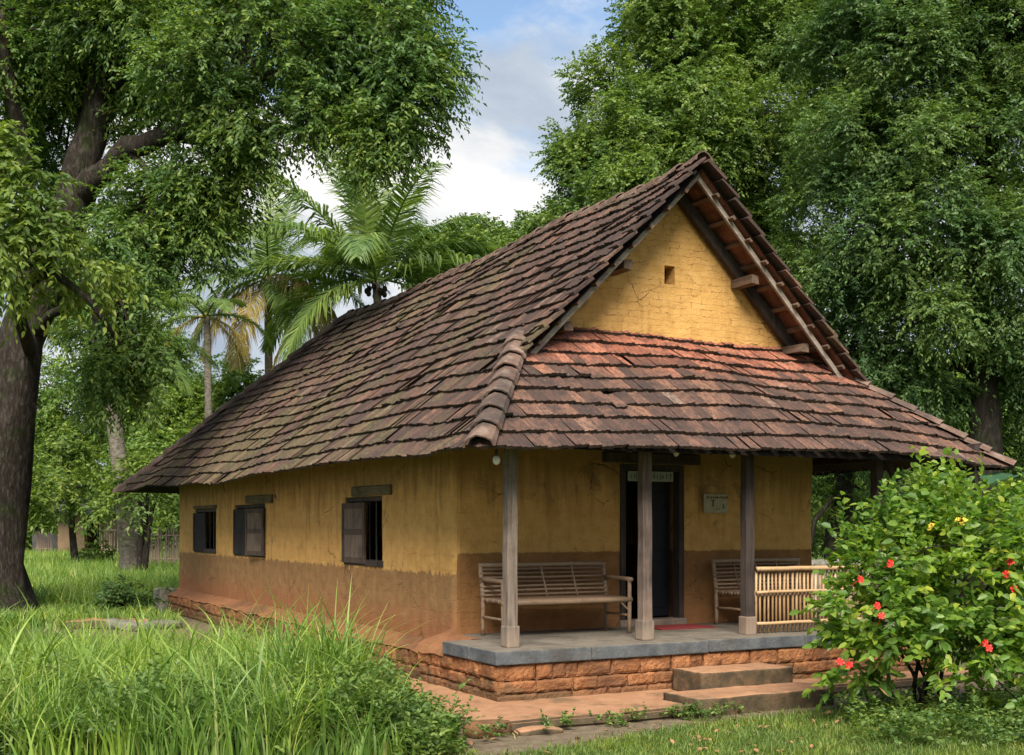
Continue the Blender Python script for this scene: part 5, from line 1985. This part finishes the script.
# ------------------------------------------------------------------ flowering bush on the right
def flower_bush():
    rng = np.random.default_rng(61)
    base = at(928, 11.3)
    t = empty('flowering_bush', base, 'large leafy bush with red flowers at the right of the porch', 'bush')
    Zb = 11.3
    lobes = [lobe(915, 535, Zb, 38, 1, 1.0), lobe(958, 528, 11.4, 40), lobe(1000, 540, 11.5, 42), lobe(880, 560, 11.1, 34), lobe(925, 560, 10.9, 46), lobe(975, 565, 10.9, 48), lobe(1020, 575, 11.2, 46),
             lobe(860, 590, 11.0, 34), lobe(895, 605, 10.8, 42), lobe(945, 615, 10.7, 46), lobe(1000, 620, 10.8, 46), lobe(845, 620, 11.1, 22), lobe(870, 640, 10.9, 30, .9), lobe(920, 655, 10.7, 36, .7),
             lobe(980, 665, 10.7, 38, .8), lobe(1030, 640, 10.9, 44), lobe(1045, 545, 11.6, 44), lobe(850, 665, 11.0, 18, .7), lobe(1010, 690, 10.7, 32, .9), lobe(930, 514, 11.4, 24), lobe(1000, 515, 11.5, 22)]
    c, o = clumps(lobes, rng, 76, 0.35)
    V, F = sprays(c, o, rng, 7, 9, 0.26, 0.096, 0.050, spread=0.65, up=0.55, droop=0.12, hang=0.12, start=0.05, flat=0.5, six=True)
    # upright leading shoots that break the outline
    sc, so = [], []
    for k in range(120):
        px = rng.uniform(835, 1035)
        f = abs(px - 945) / 100
        py = 516 + 55 * max(0, (910 - px) / 75) ** 1.3 + rng.uniform(-24, 60)
        sc.append(tuple(pp(px, py, rng.uniform(10.9, 11.6))))
        so.append((rng.normal(0, .25), rng.normal(0, .25), 1.0))
    V2, F2 = sprays(np.array(sc), unit(np.array(so)), rng, 1, 12, 0.40, 0.085, 0.044, spread=0.12, up=0.5, droop=0.02, hang=-0.15, start=0.02, flat=0.5, six=True)
    V3 = np.concatenate([V, V2])
    F3 = np.concatenate([F, F2 + len(V)])
    np_mesh('foliage', V3, F3, M['leaf_bush'], t)
    wood = MB()
    hubs = []
    for k in range(9):
        a_ = k * 0.7
        p0 = base + Vector((math.cos(a_) * 0.12, math.sin(a_) * 0.12, 0))
        p1 = pp(rng.uniform(870, 1010), rng.uniform(530, 620), rng.uniform(10.9, 11.5))
        lp = limb_path(p0, p1, (0, 0, 0.1), 7)
        wood.tube(lp, taper(0.024, 0.008, 7), 6)
        hubs += lp[2:]
    twig_wood(wood, c, hubs, rng, 0.6, 0.007)
    wood.build('stems', M['bark'], t, smooth=True)
    spots = [(890, 564), (860, 579), (877, 606), (881, 616), (840, 662), (849, 665), (985, 643), (1010, 562), (1006, 574), (1014, 589), (989, 648), (1020, 668)]
    for (px, py) in spots:
        q = pp(px, py, 10.35 if px < 1000 else 10.45)
        fb = MB()
        # five rounded petals round a short stalk
        face = Vector((rng.normal(-0.35, 0.25), -0.9, 0.35 + rng.normal(0, 0.2))).normalized()
        s = face.orthogonal().normalized()
        u = face.cross(s)
        for k in range(6):
            a_ = k * math.pi / 3
            dr = s * math.cos(a_) + u * math.sin(a_)
            pr = s * -math.sin(a_) + u * math.cos(a_)
            R_ = rng.uniform(0.028, 0.039)
            b = len(fb.v)
            fb.v += [tuple(q), tuple(q + dr * R_ * 0.55 + pr * R_ * 0.42 + face * 0.012), tuple(q + dr * R_ + pr * R_ * 0.22 + face * 0.004), tuple(q + dr * R_ - pr * R_ * 0.22 + face * 0.004), tuple(q + dr * R_ * 0.55 - pr * R_ * 0.42 + face * 0.012)]
            fb.f += [(b, b + 1, b + 2), (b, b + 2, b + 3), (b, b + 3, b + 4)]
        fb.tube([q - face * 0.10 - Z3 * 0.03, q], 0.004, 4)
        fb.build('flower', M['flower'], t)
    for (px, py) in ((962, 519), (933, 527), (958, 522)):
        q = pp(px, py, 10.4)
        fb = MB()
        for k in range(7):
            dr = Vector((rng.normal(), rng.normal(), rng.normal())).normalized() * 0.05
            s = dr.orthogonal() * 0.4
            b = len(fb.v)
            fb.v += [tuple(q), tuple(q + dr * 0.5 + s), tuple(q + dr * 1.3), tuple(q + dr * 0.5 - s)]
            fb.f += [(b, b + 1, b + 2), (b, b + 2, b + 3)]
        tag(fb.build('leaf_tuft', M['flower_y'], t), 'yellow leaf tuft')
    # big curled dead leaves low in the bush
    dl_ = MB()
    for k in range(14):
        q = pp(rng.uniform(845, 900), rng.uniform(640, 690), rng.uniform(10.4, 10.7))
        dr = Vector((rng.normal(0, 0.5), rng.normal(0, 0.5), -1)).normalized() * 0.12
        s = dr.orthogonal().normalized() * 0.028
        b = len(dl_.v)
        dl_.v += [tuple(q), tuple(q + dr * 0.5 + s), tuple(q + dr), tuple(q + dr * 0.5 - s)]
        dl_.f += [(b, b + 1, b + 2), (b, b + 2, b + 3)]
    tag(dl_.build('dead_leaves', M['deadleaf'], t), 'brown withered leaves')


flower_bush()


# ------------------------------------------------------------------ grass and ground cover
def blades(P, H, W, lean, rng, seg=4, curl=1.0):
    """curved tapering blades; P (n,3) feet"""
    n = len(P)
    az = rng.uniform(0, 2 * np.pi, n)
    d = np.stack([np.cos(az), np.sin(az), np.zeros(n)], 1)
    w = np.stack([-np.sin(az), np.cos(az), np.zeros(n)], 1)
    tw = rng.normal(0, 0.6, n)
    w = unit(w * np.cos(tw)[:, None] + d * np.sin(tw)[:, None])
    V = np.empty((n, (seg + 1) * 2, 3))
    ln = lean * rng.uniform(0.3, 1.7, n)
    for k in range(seg + 1):
        f = k / seg
        out = ln * f ** 1.9
        zz = f - 0.42 * np.clip(ln * curl, 0, 1.6) * f ** 3.2
        c = P + d * (H * out)[:, None] + np.array([0, 0, 1.0]) * (H * zz)[:, None]
        ww = W * (1 - f ** 1.8) * 0.5 + 0.0004
        V[:, 2 * k] = c + w * ww[:, None]
        V[:, 2 * k + 1] = c - w * ww[:, None]
    idx = np.arange(n)[:, None] * ((seg + 1) * 2)
    F = np.concatenate([idx + np.array([2 * k, 2 * k + 1, 2 * k + 3, 2 * k + 2]) for k in range(seg)])
    return V.reshape(-1, 3), F


def at_np(px, zc):
    x = (px - 512.0) / FPX * zc
    c, s = math.cos(YAW), math.sin(YAW)
    return np.stack([CAM.x + c * x + s * zc, CAM.y - s * x + c * zc, np.zeros_like(x)], 1)


rng = np.random.default_rng(71)
# tall grass in the left foreground, in tufts
nt = 560
tz = rng.uniform(9.0, 14.5, nt)
tx = rng.uniform(-70, 390, nt)
ok = tx < 395 - (tz - 9.0) * 26
tz, tx = tz[ok], tx[ok]
T = at_np(tx, tz)
T = np.concatenate([T, at_np(rng.uniform(285, 350, 20), rng.uniform(10.2, 11.2, 20))])
th = np.concatenate([rng.uniform(0.52, 0.92, len(tz)) * np.where(tx > 330, 0.75, 1.0), rng.uniform(1.05, 1.42, 20)])
k = 34
P = np.repeat(T, k, axis=0)
P[:, :2] += rng.normal(0, 0.10, (len(P), 2))
H = np.repeat(th, k) * rng.uniform(0.45, 1.12, len(P))
inside = P[:, 0] < -1.35
P, H = P[inside], H[inside]
V, F = blades(P, H, rng.uniform(0.010, 0.025, len(P)), 0.5, rng, 6)
nb = 330
P2 = T[rng.integers(0, len(T), nb)] + np.concatenate([rng.normal(0, 0.12, (nb, 2)), np.zeros((nb, 1))], 1)
P2 = P2[P2[:, 0] < -1.5]
V2, F2 = blades(P2, rng.uniform(0.85, 1.35, len(P2)), rng.uniform(0.022, 0.040, len(P2)), 0.85, rng, 9)
V, F = np.concatenate([V, V2]), np.concatenate([F, F2 + len(V)])
o = np_mesh('tall_grass', V, F, M['grass'])
tag(o, 'long bright green grass in the left foreground', 'grass', kind='stuff')

# meadow behind, left of the house
n = 42000
mz = 21 + 45 * rng.uniform(0, 1, n) ** 1.4
mx_ = rng.uniform(-30, 190, n)
P = at_np(mx_, mz)
ok = (P[:, 0] < -0.9) | (P[:, 1] > WY + 1.2)
P = P[ok]
V, F = blades(P, rng.uniform(0.30, 0.80, len(P)) * np.where(mz[ok] < 24, 0.5, 1.0), rng.uniform(0.018, 0.036, len(P)), 0.5, rng, 3)
o = np_mesh('meadow_grass', V, F, M['grass'])
tag(o, 'bright meadow grass behind the stone edging', 'grass', kind='stuff')

# short lawn in front
n = 60000
lz = rng.uniform(8.9, 15.0, n)
lx = rng.uniform(380, 1060, n)
P = at_np(lx, lz)
edge = np.minimum(P[:, 0] * 0.26 - 3.46, -3.16)
dist = edge - P[:, 1] + rng.normal(0, 0.10, n)
inapron = (P[:, 0] > -1.15) & (P[:, 1] > -2.98)
keep = ((dist > 0.02) | ((P[:, 0] < -1.5))) & ~inapron
keep |= (rng.random(n) < 0.012) & ~inapron
P = P[keep]
V, F = blades(P, rng.uniform(0.025, 0.085, len(P)), rng.uniform(0.004, 0.008, len(P)), 0.7, rng, 2)
o = np_mesh('lawn', V, F, M['lawn'])
tag(o, 'short rough lawn along the front of the apron', 'lawn', kind='stuff')

# leafy weeds between the tall grass and the apron
n = 420
wz = rng.uniform(9.2, 12.4, n)
wx = rng.uniform(300, 452, n)
C = at_np(wx, wz)
ok = (C[:, 0] < -1.28) & (wx < 452 - (wz - 9.2) * 8)
C = C[ok]
C[:, 2] = rng.uniform(0.03, 0.50, len(C)) * np.clip((450 - wx[ok]) / 90, 0.25, 1.0)
O = unit(np.stack([rng.normal(0, .4, len(C)), rng.normal(0, .4, len(C)), np.ones(len(C))], 1))
V, F = sprays(C, O, rng, 6, 8, 0.20, 0.055, 0.030, spread=0.6, up=0.4, droop=0.1, start=0.06, hang=0.05, six=True, flat=0.6)
# sprigs at the foot of the steps and in the strip
S = []
for (x, y, s_, m_) in ((0.95, -3.0, 0.16, 16), (1.25, -3.08, 0.14, 10), (-0.45, -3.0, 0.12, 6), (0.35, -3.02, 0.1, 6), (-1.3, -3.2, 0.2, 10), (2.9, -3.1, 0.25, 10), (0.1, -3.0, 0.08, 4), (-1.2, -2.2, 0.12, 8)):
    for _ in range(m_):
        S.append((x + rng.normal(0, s_), y + rng.normal(0, 0.05), rng.uniform(0.01, 0.09)))
S = np.array(S)
V2, F2 = sprays(S, unit(np.stack([rng.normal(0, .5, len(S)), rng.normal(0, .5, len(S)), np.ones(len(S))], 1)), rng, 3, 7, 0.10, 0.040, 0.022, spread=0.6, up=0.4, start=0.02, hang=0.0, six=True, flat=0.6)
# rank ground cover below the flowering bush
n = 190
C = at_np(rng.uniform(848, 1050, n), rng.uniform(9.7, 12.0, n))
C[:, 2] = rng.uniform(0.0, 0.26, n) * np.array([max(0.15, 0.5 + 0.9 * mnoise.noise(Vector((q[0] * 1.9, q[1] * 1.9, 0)))) for q in C])
V3, F3 = sprays(C, unit(np.stack([rng.normal(0, .5, n), rng.normal(0, .5, n), np.ones(n)], 1)), rng, 5, 8, 0.18, 0.050, 0.026, spread=0.7, up=0.3, start=0.05, hang=0.05, six=True, flat=0.6)
n = 620
C = at_np(rng.uniform(-40, 400, n), rng.uniform(9.1, 10.6, n))
C = C[C[:, 0] < -1.5]
C[:, 2] = rng.uniform(0.05, 0.50, len(C)) * np.array([max(0.25, 0.6 + 1.0 * mnoise.noise(Vector((q[0] * 1.3, q[1] * 1.3, 4)))) for q in C])
V4, F4 = sprays(C, unit(np.stack([rng.normal(0, .4, len(C)), rng.normal(0, .4, len(C)), np.ones(len(C))], 1)), rng, 4, 8, 0.20, 0.052, 0.028, spread=0.6, up=0.4, droop=0.1, start=0.05, hang=0.05, six=True, flat=0.6)
Va = np.concatenate([V, V2, V3, V4])
Fa = np.concatenate([F, F2 + len(V), F3 + len(V) + len(V2), F4 + len(V) + len(V2) + len(V3)])
o = np_mesh('weeds', Va, Fa, M['leaf_weed'])
tag(o, 'low leafy weeds around the apron and under the bush', 'weeds', kind='stuff')

# fallen leaves on the strip and lawn
n = 90
P = at_np(rng.uniform(450, 880, n), rng.uniform(9.3, 11.6, n))
P = P[(P[:, 1] < -2.98)]
P[:, 2] = 0.02
V, F = sprays(P, np.tile(np.array([[0, 0, 1.0]]), (len(P), 1)), rng, 1, 1, 0.02, 0.06, 0.035, start=0.005, droop=0, hang=0.0, flat=0.9, six=True)
o = np_mesh('fallen_leaves', V, F, M['deadleaf'])
tag(o, 'dry leaves fallen on the trodden strip', 'leaves', kind='stuff')

# ------------------------------------------------------------------ the wood behind everything: one mass
rng = np.random.default_rng(81)
lobes = []
for k in range(70):
    px = -120 + 1300 * (k / 69) + rng.uniform(-20, 20)
    z = rng.uniform(74, 96)
    top = rng.uniform(5.5, 8.5) if px < 330 or px > 800 else rng.uniform(6, 9)
    nq = 3 if px < 840 else 6
    top = top if px < 840 else top * 1.5
    for q in range(nq):
        c = at(px + rng.uniform(-14, 14), z, top * (0.25 + 0.84 / nq * q) + rng.uniform(-.4, .4))
        r_ = rng.uniform(1.9, 2.9)
        lobes.append((tuple(c), (r_, r_, r_ * 0.9), 1.0))
c, o_ = clumps(lobes, rng, 6.0, 0.5)
V, F = sprays(c, o_, rng, 9, 9, 1.2, 0.42, 0.22, spread=0.8, up=0.2, droop=0.2, hang=0.3, start=0.3, flat=0.5)
o = np_mesh('forest', V, F, M['leaf_forest'])
tag(o, 'far green wood closing the yard behind the house', 'woods', kind='stuff')
